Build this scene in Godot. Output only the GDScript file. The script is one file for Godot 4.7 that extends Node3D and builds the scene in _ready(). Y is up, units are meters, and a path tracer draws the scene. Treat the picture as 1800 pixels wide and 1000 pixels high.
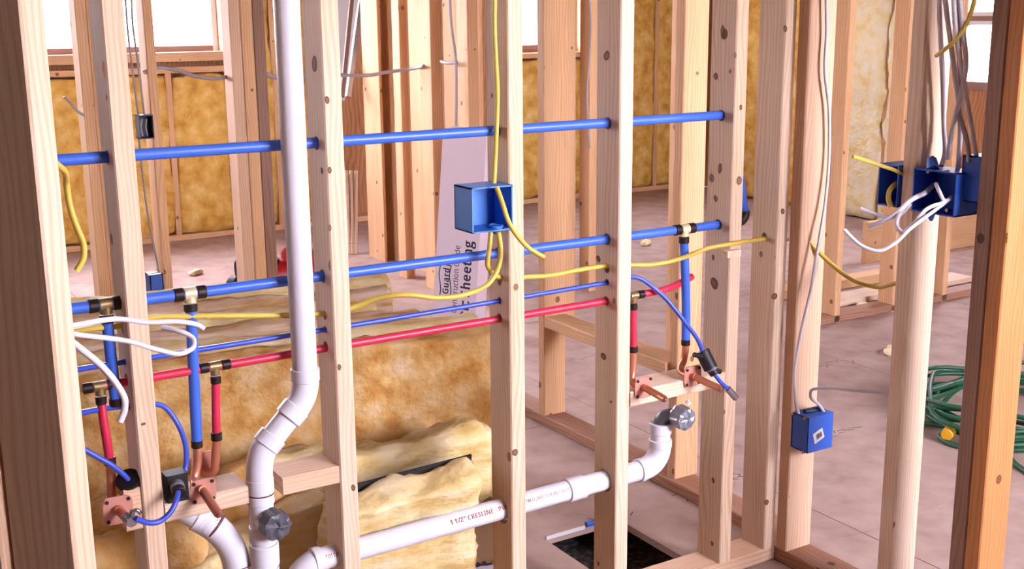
extends Node3D

var rng := RandomNumberGenerator.new()
var M := {}
var counts := {}

# ------------------------------------------------------------------ mesh building
class MB:
	var v := PackedVector3Array()
	var n := PackedVector3Array()
	var t := PackedVector2Array()
	var i := PackedInt32Array()
	func tri(a: int, b: int, c: int) -> void:
		# clockwise seen from the side the normals point to
		var f := (v[b] - v[a]).cross(v[c] - v[a])
		if f.dot(n[a] + n[b] + n[c]) > 0.0:
			i.append_array(PackedInt32Array([a, c, b]))
		else:
			i.append_array(PackedInt32Array([a, b, c]))
	func vert(p: Vector3, nn: Vector3, uv := Vector2.ZERO) -> int:
		v.append(p); n.append(nn); t.append(uv)
		return v.size() - 1
	func quad(a: Vector3, b: Vector3, c: Vector3, d: Vector3, ua := Vector2.ZERO, ub := Vector2.RIGHT, uc := Vector2.ONE, ud := Vector2.DOWN, out := Vector3.ZERO) -> void:
		var nn := (b - a).cross(c - a).normalized()
		if out != Vector3.ZERO and nn.dot(out) < 0.0:
			nn = -nn
		var k := vert(a, nn, ua); vert(b, nn, ub); vert(c, nn, uc); vert(d, nn, ud)
		tri(k, k + 1, k + 2); tri(k, k + 2, k + 3)
	func box(lo: Vector3, hi: Vector3) -> void:
		var c := (lo + hi) / 2.0
		var p: Array[Vector3] = []
		for k in 8:
			p.append(Vector3(hi.x if k & 1 else lo.x, hi.y if k & 2 else lo.y, hi.z if k & 4 else lo.z))
		for f in [[0, 1, 3, 2], [4, 5, 7, 6], [0, 1, 5, 4], [2, 3, 7, 6], [0, 2, 6, 4], [1, 3, 7, 5]]:
			var m: Vector3 = (p[f[0]] + p[f[2]]) / 2.0
			var e1: float = (p[f[1]] - p[f[0]]).length()
			var e2: float = (p[f[3]] - p[f[0]]).length()
			quad(p[f[0]], p[f[1]], p[f[2]], p[f[3]], Vector2.ZERO, Vector2(e1, 0), Vector2(e1, e2), Vector2(0, e2), m - c)
	# a swept round section; ringed = every length its own flat slope (fittings), else smooth (hoses)
	func sweep(p: Array, r: Array, sides := 12, caps := true, ringed := false) -> void:
		var up := Vector3.UP
		var d0: Vector3 = (p[1] - p[0]).normalized()
		if absf(d0.dot(up)) > 0.9:
			up = Vector3.RIGHT
		var side := d0.cross(up).normalized()
		var fr := []
		for k in p.size():
			var d: Vector3
			if k == 0:
				d = p[1] - p[0]
			elif k == p.size() - 1:
				d = p[k] - p[k - 1]
			else:
				d = (p[k + 1] - p[k]).normalized() + (p[k] - p[k - 1]).normalized()
			if d.length() < 1e-7:
				d = p[k] - p[0] if k else d0
			d = d.normalized()
			side = (side - d * side.dot(d)).normalized()
			fr.append([d, side, d.cross(side)])
		var length := 0.0
		var prev := -1
		for k in p.size():
			if k:
				length += (p[k] - p[k - 1]).length()
			if ringed and k:
				var slope: float = (r[k] - r[k - 1]) / maxf((p[k] - p[k - 1]).length(), 1e-5)
				var a := _ring(p[k - 1], r[k - 1], fr[k - 1], sides, slope, length)
				var b := _ring(p[k], r[k], fr[k], sides, slope, length)
				_join(a, b, sides)
			elif not ringed:
				var b := _ring(p[k], r[k], fr[k], sides, 0.0, length)
				if prev >= 0:
					_join(prev, b, sides)
				prev = b
		if caps:
			for e in [0, p.size() - 1]:
				var nn: Vector3 = -fr[e][0] if e == 0 else fr[e][0]
				var c := vert(p[e], nn)
				var first := v.size()
				for s in sides:
					var a := TAU * s / sides
					vert(p[e] + (fr[e][1] * cos(a) + fr[e][2] * sin(a)) * r[e], nn)
				for s in sides:
					tri(c, first + s, first + (s + 1) % sides)
	func _ring(c: Vector3, r: float, f: Array, sides: int, slope: float, l: float) -> int:
		var k := v.size()
		for s in sides + 1:
			var a := TAU * s / sides
			var o: Vector3 = f[1] * cos(a) + f[2] * sin(a)
			vert(c + o * r, (o - f[0] * slope).normalized(), Vector2(float(s) / sides, l))
		return k
	func _join(a: int, b: int, sides: int) -> void:
		for s in sides:
			tri(a + s, a + s + 1, b + s + 1)
			tri(a + s, b + s + 1, b + s)
	func mesh(origin := Vector3.ZERO) -> ArrayMesh:
		var q := PackedVector3Array()
		for p in v:
			q.append(p - origin)
		var arr := []
		arr.resize(Mesh.ARRAY_MAX)
		arr[Mesh.ARRAY_VERTEX] = q
		arr[Mesh.ARRAY_NORMAL] = n
		arr[Mesh.ARRAY_TEX_UV] = t
		arr[Mesh.ARRAY_INDEX] = i
		var m := ArrayMesh.new()
		m.add_surface_from_arrays(Mesh.PRIMITIVE_TRIANGLES, arr)
		return m

# a smooth curve through the points
func curve(pts: Array, per := 8) -> Array:
	var out := []
	for k in pts.size() - 1:
		var a: Vector3 = pts[max(k - 1, 0)]
		var b: Vector3 = pts[k]
		var c: Vector3 = pts[k + 1]
		var d: Vector3 = pts[min(k + 2, pts.size() - 1)]
		var tb := b.distance_to(c)
		var ta := -a.distance_to(b)
		var td := tb + c.distance_to(d)
		for s in per:
			out.append(b.cubic_interpolate_in_time(c, a, d, float(s) / per, tb, ta, td))
	out.append(pts[-1])
	return out

func flat(r: float, count: int) -> Array:
	var a := []
	a.resize(count)
	a.fill(r)
	return a

func numbered(called: String) -> String:
	counts[called] = counts.get(called, -1) + 1
	return called if counts[called] == 0 else "%s_%03d" % [called, counts[called]]

func tag(o: Node, label: String, category: String, group := "") -> Node:
	o.set_meta("label", label)
	o.set_meta("category", category)
	if group:
		o.set_meta("group", group)
	return o

func thing(called: String, label: String, category: String, at: Vector3, group := "") -> Node3D:
	var o := Node3D.new()
	o.name = numbered(called)
	add_child(o)
	o.position = at
	tag(o, label, category, group)
	return o

# one mesh given in world metres, as a part of a thing (or of a part of it)
func part(called: String, b: MB, mat: Material, parent: Node3D) -> MeshInstance3D:
	var o := MeshInstance3D.new()
	o.name = called
	var base := parent.position
	var up := parent.get_parent()
	while up != self and up is Node3D:
		base += up.position
		up = up.get_parent()
	var lo := b.v[0]
	var hi := b.v[0]
	for p in b.v:
		lo = lo.min(p); hi = hi.max(p)
	var own := Vector3((lo.x + hi.x) / 2, lo.y, (lo.z + hi.z) / 2)
	o.mesh = b.mesh(own)
	o.material_override = mat
	parent.add_child(o, true)
	o.position = own - base
	return o

func single(called: String, b: MB, mat: Material, label: String, category: String, group := "") -> MeshInstance3D:
	var lo := b.v[0]
	var hi := b.v[0]
	for p in b.v:
		lo = lo.min(p); hi = hi.max(p)
	var own := Vector3((lo.x + hi.x) / 2, lo.y, (lo.z + hi.z) / 2)
	var o := MeshInstance3D.new()
	o.name = numbered(called)
	o.mesh = b.mesh(own)
	o.material_override = mat
	add_child(o)
	o.position = own
	if label:
		tag(o, label, category, group)
	return o

func struct(called: String, b: MB, mat: Material, parent: Node3D = self) -> MeshInstance3D:
	var o := MeshInstance3D.new()
	o.name = called
	o.mesh = b.mesh()
	o.material_override = mat
	parent.add_child(o, true)
	if parent == self:
		o.set_meta("kind", "structure")
	return o

# ------------------------------------------------------------------ lumber
# a board with eased edges, grain along local y: w along x, h along y, d along z; stands on y = 0, centred in x and z
func board(w: float, h: float, d: float, holes := []) -> MB:
	var b := MB.new()
	var e := minf(0.0028, minf(w, d) * 0.15)
	var x := w / 2
	var z := d / 2
	var o: Array[Vector2] = [Vector2(x - e, z), Vector2(x, z - e), Vector2(x, -z + e), Vector2(x - e, -z), Vector2(-x + e, -z), Vector2(-x, -z + e), Vector2(-x, z - e), Vector2(-x + e, z)]
	var v0 := rng.randf_range(0.0, 0.06)
	var flip := rng.randf() < 0.5
	for k in 8:
		var p := o[k]
		var q := o[(k + 1) % 8]
		var wide := p.distance_to(q)
		var u0 := rng.randf_range(0.02, 0.98 - minf(wide / 0.256, 0.95))
		var u1 := u0 + wide / 0.256
		var va := v0
		var vb := v0 + h / 2.6
		if flip:
			va = 1.0 - va; vb = 1.0 - vb
		var m := (p + q) / 2
		if holes and absf(p.x - q.x) < 1e-6:
			var uv := func(g: Vector2) -> Vector2:
				return Vector2(lerpf(u0, u1, (g.x - p.y) / (q.y - p.y)), lerpf(va, vb, g.y / h))
			face_bored(b, p.x, Vector3(p.x, 0, 0), minf(p.y, q.y), maxf(p.y, q.y), h, holes, uv)
			continue
		b.quad(Vector3(p.x, 0, p.y), Vector3(q.x, 0, q.y), Vector3(q.x, h, q.y), Vector3(p.x, h, p.y), Vector2(u0, va), Vector2(u1, va), Vector2(u1, vb), Vector2(u0, vb), Vector3(m.x, 0, m.y))
	for o2 in holes:   # the bores' walls
		for k in 24:
			var a0 := TAU * k / 24.0
			var a1 := TAU * (k + 1) / 24.0
			var c0 := Vector3(0, o2[0] + sin(a0) * o2[2], o2[1] + cos(a0) * o2[2])
			var c1 := Vector3(0, o2[0] + sin(a1) * o2[2], o2[1] + cos(a1) * o2[2])
			var ex := Vector3(x, 0, 0)
			b.quad(c0 - ex, c1 - ex, c1 + ex, c0 + ex, Vector2(0.5, 0.5), Vector2(0.5, 0.52), Vector2(0.55, 0.52), Vector2(0.55, 0.5), Vector3(0, o2[0], o2[1]) - (c0 + c1) / 2)
	for y in [0.0, h]:
		var nn := Vector3(0, -1 if y == 0.0 else 1, 0)
		var c := b.vert(Vector3(0, y, 0), nn, Vector2(0.5, 0.5))
		var f := b.v.size()
		for k in 8:
			b.vert(Vector3(o[k].x, y, o[k].y), nn, Vector2(0.5 + o[k].x * 4.0, 0.5 + o[k].y * 0.4))
		for k in 8:
			b.tri(c, f + k, f + (k + 1) % 8)
	return b

# lumber between two corners in world metres, grain along axis "x", "y" or "z"; holes are bored through along x: [y, z, radius]
func lumber(called: String, label: String, category: String, group: String, x0: float, x1: float, z0: float, z1: float, y0: float, y1: float, mat: Material, axis := "y", holes := []) -> MeshInstance3D:
	var s := Vector3(absf(x1 - x0), absf(y1 - y0), absf(z1 - z0))
	var lo := Vector3(minf(x0, x1), minf(y0, y1), minf(z0, z1))
	var o := MeshInstance3D.new()
	o.name = numbered(called)
	o.material_override = mat
	var b: MB
	if axis == "y":
		o.position = lo + Vector3(s.x / 2, 0, s.z / 2)
		var own := []
		for q in holes:
			own.append([q[0] - o.position.y, q[1] - o.position.z, q[2]])
		own.sort_custom(func(p, q): return p[0] < q[0])
		b = board(s.x, s.y, s.z, own)
	elif axis == "x":
		b = board(s.y, s.x, s.z)
		o.position = lo + Vector3(0, s.y / 2, s.z / 2)
		o.rotation.z = -PI / 2
	else:
		b = board(s.x, s.z, s.y)
		o.position = lo + Vector3(s.x / 2, s.y / 2, 0)
		o.rotation.x = PI / 2
	o.mesh = b.mesh()
	add_child(o)
	if label:
		tag(o, label, category, group)
	return o

# a face of a board across x with round holes in it: [y, z, radius] in the board's own axes, from the bottom up
func face_bored(b: MB, x: float, out: Vector3, za: float, zb: float, h: float, holes: Array, uv: Callable) -> void:
	var put := func(p: Vector2, q: Vector2, r: Vector2, s: Vector2) -> void:
		b.quad(Vector3(x, p.y, p.x), Vector3(x, q.y, q.x), Vector3(x, r.y, r.x), Vector3(x, s.y, s.x), uv.call(p), uv.call(q), uv.call(r), uv.call(s), out)
	var y := 0.0
	for o in holes:
		var c := Vector2(o[1], o[0])
		var r: float = o[2]
		var y0: float = c.y - r - 0.002
		var y1: float = c.y + r + 0.002
		put.call(Vector2(za, y), Vector2(zb, y), Vector2(zb, y0), Vector2(za, y0))
		var an := []
		for k in 24:
			an.append(TAU * k / 24.0 - PI)
		for q in [Vector2(za, y0), Vector2(zb, y0), Vector2(zb, y1), Vector2(za, y1)]:
			an.append((q - c).angle())
		an.sort()
		for k in an.size():
			var ring := []
			for a in [an[k], an[(k + 1) % an.size()]]:
				var d := Vector2(cos(a), sin(a))
				var t := INF
				if absf(d.x) > 1e-6:
					t = minf(t, ((zb if d.x > 0 else za) - c.x) / d.x)
				if absf(d.y) > 1e-6:
					t = minf(t, ((y1 if d.y > 0 else y0) - c.y) / d.y)
				ring.append([c + d * r, c + d * t])
			if ring[0][0].distance_to(ring[1][0]) > 1e-6:
				put.call(ring[0][0], ring[1][0], ring[1][1], ring[0][1])
		y = y1
	put.call(Vector2(za, y), Vector2(zb, y), Vector2(zb, h), Vector2(za, h))

# dark knots that stand a little proud of the planed face: where, face direction, half width, half height
func knots() -> void:
	var xf := Vector3(-1, 0, 0)
	var zf := Vector3(0, 0, 1)
	var all := {
		"wall_stud": [[Vector3(0.481, 1.329, -2.100), zf, 0.0025, 0.014], [Vector3(0.497, 0.691, -2.100), zf, 0.004, 0.003]],
		"wall_stud_001": [[Vector3(0.878, 1.326, -2.136), xf, 0.012, 0.017], [Vector3(0.885, 1.260, -2.100), zf, 0.005, 0.007], [Vector3(0.884, 1.127, -2.100), zf, 0.0045, 0.006], [Vector3(0.878, 1.124, -2.123), xf, 0.007, 0.006], [Vector3(0.879, 1.016, -2.100), zf, 0.004, 0.006], [Vector3(0.905, 0.474, -2.100), zf, 0.005, 0.007], [Vector3(0.886, 0.734, -2.100), zf, 0.0045, 0.006]],
		"wall_stud_002": [[Vector3(1.285, 1.034, -2.162), xf, 0.006, 0.006], [Vector3(1.294, 0.469, -2.100), zf, 0.007, 0.009]],
		"wall_stud_003": [[Vector3(1.573, 1.323, -2.150), xf, 0.011, 0.011], [Vector3(1.573, 0.632, -2.153), xf, 0.010, 0.009], [Vector3(1.573, 0.861, -2.176), xf, 0.008, 0.008], [Vector3(1.573, 0.529, -2.122), xf, 0.004, 0.004], [Vector3(1.573, 0.100, -2.167), xf, 0.004, 0.006]],  # the first is a dark disc in place of an empty hole
		"wall_stud_004": [[Vector3(1.906, 1.374, -2.149), xf, 0.006, 0.011], [Vector3(1.906, 1.266, -2.168), xf, 0.007, 0.009], [Vector3(1.906, 1.049, -2.143), xf, 0.007, 0.012], [Vector3(1.906, 0.975, -2.156), xf, 0.006, 0.008], [Vector3(1.906, 0.829, -2.158), xf, 0.005, 0.007], [Vector3(1.906, 0.765, -2.151), xf, 0.013, 0.015], [Vector3(1.903, 1.317, -2.100), zf, 0.005, 0.006], [Vector3(1.926, 1.196, -2.100), zf, 0.005, 0.006], [Vector3(1.905, 0.447, -2.100), zf, 0.004, 0.005], [Vector3(1.906, 0.255, -2.133), xf, 0.006, 0.007], [Vector3(1.906, 0.083, -2.130), xf, 0.006, 0.006]],
		"wall_stud_005": [[Vector3(2.058, 1.375, -2.100), zf, 0.006, 0.008], [Vector3(2.075, 0.935, -2.100), zf, 0.007, 0.007], [Vector3(2.059, 0.722, -2.100), zf, 0.009, 0.009], [Vector3(2.061, 0.171, -2.100), zf, 0.008, 0.008]]}
	for called in all:
		var st: Node3D = get_node(called)
		for k in all[called]:
			var f: Vector3 = k[1]
			var side := Vector3.UP.cross(f)
			for ring in 2:
				var b := MB.new()
				var s: float = 1.0 if ring == 0 else 0.6
				var lift := 0.0004 * (ring + 1)
				var c := b.vert(k[0] + f * lift, f)
				for q in 14:
					var a := TAU * q / 14.0
					b.vert(k[0] + f * lift + (side * cos(a) * k[2] + Vector3.UP * sin(a) * k[3]) * s * (1.0 + 0.12 * sin(q * 5.3 + k[3] * 900.0)), f)
				for q in 14:
					b.tri(c, c + 1 + q, c + 1 + (q + 1) % 14)
				part("knot", b, M.knot if ring == 0 else M.knot_heart, st)

# ------------------------------------------------------------------ insulation
# a soft batt: rounded box, its skin pushed in and out by noise; size in metres, centred in x and z, standing on y = 0
func batt(size: Vector3, rad: float, amp: float, freq: float, sd: int, cell := 0.03, bend := Vector3.ZERO) -> MB:
	var b := MB.new()
	var ns := FastNoiseLite.new()
	ns.seed = sd
	ns.frequency = freq
	ns.fractal_octaves = 4
	var h := size / 2
	var axes := [[0, 1, 2], [1, 2, 0], [2, 0, 1]]
	for ax in axes:
		for sg in [-1.0, 1.0]:
			var na := clampi(int(size[ax[1]] / cell), 3, 60)
			var nb := clampi(int(size[ax[2]] / cell), 3, 60)
			var first := b.v.size()
			for ia in na + 1:
				for ib in nb + 1:
					var p := Vector3.ZERO
					p[ax[0]] = sg * h[ax[0]]
					p[ax[1]] = (float(ia) / na * 2 - 1) * h[ax[1]]
					p[ax[2]] = (float(ib) / nb * 2 - 1) * h[ax[2]]
					var q := p.clamp(-h + Vector3.ONE * rad, h - Vector3.ONE * rad)
					var d := (p - q).normalized()
					var w := ns.get_noise_3dv(p + Vector3(sd, 0, 0)) * amp + ns.get_noise_3dv(p * 5.0 + Vector3(0, sd, 0)) * amp * 0.35
					var s := q + d * (rad + w)
					# bend: x = sag across the length, y = lean with height, z = twist
					var k := s.x / maxf(h.x, 0.001)
					var g := s.y / maxf(h.y, 0.001)
					s.y += bend.x * (k * k - 0.33)
					s.z += bend.y * (g * 0.5 + 0.5)
					s.z += bend.z * k * g
					b.vert(s + Vector3(0, h.y, 0), d)
			for ia in na:
				for ib in nb:
					var k := first + ia * (nb + 1) + ib
					b.tri(k, k + 1, k + nb + 2)
					b.tri(k, k + nb + 2, k + nb + 1)
	# smooth normals from the faces, welded by place
	var acc := {}
	for f in range(0, b.i.size(), 3):
		var fn := (b.v[b.i[f + 2]] - b.v[b.i[f]]).cross(b.v[b.i[f + 1]] - b.v[b.i[f]])
		for e in 3:
			var key := b.v[b.i[f + e]].snapped(Vector3.ONE * 0.0005)
			acc[key] = acc.get(key, Vector3.ZERO) + fn
	for k in b.v.size():
		b.n[k] = acc[b.v[k].snapped(Vector3.ONE * 0.0005)].normalized()
	return b

func soft(called: String, label: String, category: String, group: String, b: MB, mat: Material, at: Vector3, rot := Vector3.ZERO) -> MeshInstance3D:
	var o := MeshInstance3D.new()
	o.name = numbered(called)
	o.mesh = b.mesh()
	o.material_override = mat
	add_child(o)
	o.position = at
	o.rotation_degrees = rot
	tag(o, label, category, group)
	return o

# ------------------------------------------------------------------ materials
func noise(sd: int, freq: float, oct := 4, kind := FastNoiseLite.TYPE_SIMPLEX_SMOOTH) -> FastNoiseLite:
	var f := FastNoiseLite.new()
	f.seed = sd
	f.frequency = freq
	f.noise_type = kind
	f.fractal_octaves = oct
	return f

# wood seen on a 0.256 x 2.6 m face: grain, darker late wood, a few knots
func wood_texture(sd: int, light: Color, dark: Color, knots: int, contrast: float) -> ImageTexture:
	var w := 256
	var h := 1024
	var r := RandomNumberGenerator.new()
	r.seed = sd
	var warp := noise(sd, 0.012, 3)
	var fine := noise(sd + 1, 0.16, 2)
	var broad := noise(sd + 2, 0.006, 3)
	var kn := []
	for k in knots:
		kn.append([r.randf_range(0.03, 0.97) * w, r.randf_range(0.02, 0.98) * h, r.randf_range(4.0, 8.5)])
	var data := PackedByteArray()
	data.resize(w * h * 3)
	var at := 0
	for y in h:
		var near := []
		for k in kn:
			if absf(y - k[1]) < 46.0:
				near.append(k)
		for x in w:
			var fx := float(x)
			var push := 0.0
			var spot := 0.0
			for k in near:
				var dx: float = fx - k[0]
				var dy: float = (y - k[1]) * 2.2
				var q := sqrt(dx * dx + dy * dy * 0.3) / float(k[2])
				push += signf(dx) * float(k[2]) * 0.9 * exp(-q * q * 0.35)
				var e := sqrt(dx * dx + dy * dy) / float(k[2])
				if e < 1.35:
					spot = maxf(spot, clampf((1.35 - e) * 2.4, 0.0, 1.0) * (0.72 + 0.28 * sin(e * 9.0)))
			var g := (fx - push) + 26.0 * warp.get_noise_2d(fx * 0.5, y * 0.22)
			var ring := 0.5 + 0.5 * sin(g * 0.62 + 3.0 * broad.get_noise_2d(fx * 1.5, y * 0.12))
			ring = pow(ring, 2.2)
			var f := fine.get_noise_2d(fx * 2.4, y * 0.07)
			var bl := broad.get_noise_2d(fx * 1.2, y * 0.35)
			var a := clampf(contrast * (0.55 * ring + 0.35 * f + 0.18) + 0.30 * bl, 0.0, 1.0)
			var c := light.lerp(dark, a)
			if spot > 0.0:
				c = c.lerp(Color(0.27, 0.16, 0.10), spot * 0.8)
			data[at] = int(clampf(c.r, 0, 1) * 255.0)
			data[at + 1] = int(clampf(c.g, 0, 1) * 255.0)
			data[at + 2] = int(clampf(c.b, 0, 1) * 255.0)
			at += 3
	return ImageTexture.create_from_image(Image.create_from_data(w, h, false, Image.FORMAT_RGB8, data))

func plain(c: Color, rough := 0.6, metal := 0.0) -> StandardMaterial3D:
	var m := StandardMaterial3D.new()
	m.albedo_color = c
	m.roughness = rough
	m.metallic = metal
	return m

func wood(tex: Texture2D, tint: Color) -> StandardMaterial3D:
	var m := plain(tint, 0.62)
	m.albedo_texture = tex
	m.metallic_specular = 0.35
	return m

func ramp(stops: Array) -> Gradient:
	var g := Gradient.new()
	var o := PackedFloat32Array()
	var c := PackedColorArray()
	for s in stops:
		o.append(s[0]); c.append(s[1])
	g.offsets = o
	g.colors = c
	return g

func noise_texture(ns: FastNoiseLite, g: Gradient, size := 512, as_normal := 0.0) -> NoiseTexture2D:
	var t := NoiseTexture2D.new()
	t.width = size
	t.height = size
	t.seamless = true
	t.noise = ns
	if as_normal > 0.0:
		t.as_normal_map = true
		t.bump_strength = as_normal
	else:
		t.color_ramp = g
	return t

func wool(sd: int, stops: Array, scale: Vector3, bump: Texture2D) -> StandardMaterial3D:
	var m := plain(Color.WHITE, 0.95)
	m.metallic_specular = 0.15
	m.albedo_texture = noise_texture(noise(sd, 0.012, 5), ramp(stops))
	m.uv1_triplanar = true
	m.uv1_world_triplanar = true
	m.uv1_scale = scale
	m.normal_enabled = true
	m.normal_texture = bump
	m.normal_scale = 0.9
	return m

func materials() -> void:
	var ta := wood_texture(11, Color(0.94, 0.87, 0.79), Color(0.79, 0.66, 0.53), 4, 0.6)
	var tb := wood_texture(23, Color(0.93, 0.85, 0.76), Color(0.75, 0.60, 0.47), 9, 0.6)
	var tc := wood_texture(37, Color(0.88, 0.76, 0.65), Color(0.66, 0.48, 0.36), 5, 0.75)
	M.pine = wood(ta, Color(1.0, 0.97, 0.94))
	M.pine_knotty = wood(tb, Color(1.0, 0.97, 0.94))
	M.pine_pink = wood(ta, Color(0.97, 0.89, 0.83))
	M.knot = plain(Color(0.40, 0.26, 0.18), 0.7)
	M.knot_heart = plain(Color(0.52, 0.36, 0.25), 0.7)
	M.pine_shaded = wood(tb, Color(0.96, 0.86, 0.74))  # pine browned for the back studs: part of their shade is in this tint
	M.dusty = wood(tc, Color(0.80, 0.72, 0.70))
	M.fir_orange = wood(tb, Color(0.82, 0.62, 0.44))
	M.weathered = wood(tb, Color(0.64, 0.56, 0.55))
	var fl := plain(Color.WHITE, 0.8)
	fl.albedo_texture = noise_texture(noise(51, 0.012, 6), ramp([[0.0, Color(0.62, 0.52, 0.485)], [0.22, Color(0.685, 0.585, 0.545)], [0.6, Color(0.725, 0.625, 0.58)], [1.0, Color(0.76, 0.66, 0.62)]]), 1024)
	fl.uv1_triplanar = true
	fl.uv1_world_triplanar = true
	fl.uv1_scale = Vector3(0.5, 0.5, 0.5)
	fl.metallic_specular = 0.3
	M.floor = fl
	var bump := noise_texture(noise(61, 0.03, 5), null, 512, 6.0)
	M.wool_gold = wool(71, [[0.0, Color(0.66, 0.45, 0.20)], [0.35, Color(0.81, 0.61, 0.34)], [0.6, Color(0.87, 0.72, 0.48)], [1.0, Color(0.92, 0.82, 0.68)]], Vector3(1.4, 1.4, 1.4), bump)
	M.wool_yellow = wool(72, [[0.0, Color(0.74, 0.54, 0.24)], [0.4, Color(0.86, 0.68, 0.34)], [0.65, Color(0.90, 0.75, 0.43)], [1.0, Color(0.95, 0.86, 0.62)]], Vector3(1.1, 1.1, 1.1), bump)
	M.wool_pale = wool(73, [[0.0, Color(0.90, 0.78, 0.52)], [0.4, Color(0.95, 0.88, 0.68)], [0.7, Color(0.96, 0.91, 0.78)], [1.0, Color(0.97, 0.95, 0.89)]], Vector3(1.2, 1.2, 1.2), bump)
	M.wool_streak = wool(75, [[0.0, Color(0.74, 0.59, 0.33)], [0.35, Color(0.88, 0.77, 0.52)], [0.65, Color(0.92, 0.84, 0.65)], [1.0, Color(0.95, 0.91, 0.82)]], Vector3(0.9, 3.6, 1.4), bump)
	M.wool_edge = wool(74, [[0.0, Color(0.62, 0.44, 0.24)], [0.4, Color(0.84, 0.70, 0.50)], [0.65, Color(0.90, 0.79, 0.68)], [1.0, Color(0.95, 0.88, 0.82)]], Vector3(0.5, 5.0, 2.0), bump)
	M.blue_pipe = plain(Color(0.24, 0.42, 0.83), 0.38)
	M.blue_tube = plain(Color(0.23, 0.33, 0.78), 0.32)
	M.red_pipe = plain(Color(0.82, 0.17, 0.30), 0.38)
	M.crimp = plain(Color(0.16, 0.11, 0.10), 0.45, 0.4)
	M.brass = plain(Color(0.62, 0.52, 0.36), 0.4, 0.7)
	M.brass_bright = plain(Color(0.93, 0.87, 0.70), 0.35, 0.3)
	M.copper = plain(Color(0.86, 0.58, 0.46), 0.34, 0.6)
	M.copper_plate = plain(Color(0.80, 0.56, 0.50), 0.55, 0.4)
	M.chrome = plain(Color(0.72, 0.73, 0.76), 0.25, 0.9)
	M.pvc = plain(Color(0.93, 0.92, 0.95), 0.28)
	M.primer = plain(Color(0.42, 0.25, 0.30), 0.5)
	M.cap = plain(Color(0.33, 0.33, 0.37), 0.38)
	M.foil = plain(Color(0.62, 0.64, 0.70), 0.3, 0.6)
	M.black = plain(Color(0.05, 0.05, 0.06), 0.55)
	M.rubber_grey = plain(Color(0.45, 0.45, 0.50), 0.5)
	M.box_blue = plain(Color(0.16, 0.36, 0.74), 0.45)
	M.box_light = plain(Color(0.25, 0.50, 0.82), 0.45)
	M.box_navy = plain(Color(0.10, 0.17, 0.28), 0.5)
	M.yellow_cable = plain(Color(0.85, 0.74, 0.32), 0.45)
	M.white_cable = plain(Color(0.90, 0.88, 0.92), 0.4)
	M.grey_cable = plain(Color(0.62, 0.57, 0.58), 0.5)
	M.green = plain(Color(0.10, 0.33, 0.22), 0.5)
	M.plug = plain(Color(0.85, 0.62, 0.10), 0.45)
	M.red_paint = plain(Color(0.60, 0.05, 0.07), 0.35)
	M.white_paint = plain(Color(0.90, 0.89, 0.89), 0.5)
	M.carton = plain(Color(0.80, 0.73, 0.76), 0.7)
	M.ink = plain(Color(0.10, 0.10, 0.20), 0.7)
	M.stamp = plain(Color(0.40, 0.33, 0.32), 0.85)
	M.chalk = plain(Color(0.42, 0.42, 0.60), 0.85)
	M.red_ink = plain(Color(0.60, 0.14, 0.20), 0.6)
	M.kraft = plain(Color(0.42, 0.30, 0.18), 0.85)
	M.film = plain(Color(0.72, 0.66, 0.70), 0.5)
	M.asphalt = plain(Color(0.19, 0.18, 0.18), 0.8)
	M.soil = plain(Color.WHITE, 0.95)
	M.soil.albedo_texture = noise_texture(noise(81, 0.03, 6), ramp([[0.0, Color(0.25, 0.23, 0.22)], [0.5, Color(0.40, 0.37, 0.35)], [0.8, Color(0.55, 0.53, 0.52)], [1.0, Color(0.75, 0.74, 0.74)]]))
	M.soil.uv1_triplanar = true
	M.soil.uv1_world_triplanar = true
	M.soil.uv1_scale = Vector3(2, 2, 2)
	M.sheathing = wood(tc, Color(0.85, 0.72, 0.60))
	M.sheathing.uv1_triplanar = true
	M.sheathing.uv1_scale = Vector3(1.2, 0.4, 1.2)
	M.bare_board = plain(Color(0.42, 0.33, 0.26), 0.9)
	M.ceiling = plain(Color(0.60, 0.50, 0.42), 0.9)
	M.ground = plain(Color(0.62, 0.60, 0.57), 0.9)
	M.metal = plain(Color(0.80, 0.81, 0.84), 0.3, 0.8)
	M.frame = plain(Color(0.55, 0.42, 0.38), 0.6)
	var gl := plain(Color(1, 1, 1, 0.06), 0.05)
	gl.transparency = BaseMaterial3D.TRANSPARENCY_ALPHA
	M.glass = gl

# ------------------------------------------------------------------ fittings
func hose(pts: Array, r: float, sides := 10, per := 8) -> MB:
	var b := MB.new()
	var c := curve(pts, per)
	b.sweep(c, flat(r, c.size()), sides)
	return b

func rod(a: Vector3, c: Vector3, r: float, sides := 16) -> MB:
	var b := MB.new()
	b.sweep([a, c], [r, r], sides)
	return b

# a sleeve with eased rims between two points
func sleeve(a: Vector3, c: Vector3, r: float, sides := 24, e := 0.0015) -> MB:
	var b := MB.new()
	var d := (c - a).normalized()
	b.sweep([a, a + d * e, c - d * e, c], [r - e, r, r, r - e], sides, true, true)
	return b

# round bend from a (leaving along da) to c (arriving along dc)
func bend(a: Vector3, mid: Vector3, c: Vector3, steps := 10) -> Array:
	var out := []
	for k in steps + 1:
		var t := float(k) / steps
		out.append(a.lerp(mid, t).lerp(mid.lerp(c, t), t))
	return out

func elbow(a: Vector3, mid: Vector3, c: Vector3, r: float, sides := 24) -> MB:
	var b := MB.new()
	var p := bend(a, mid, c)
	b.sweep(p, flat(r, p.size()), sides)
	return b

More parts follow.
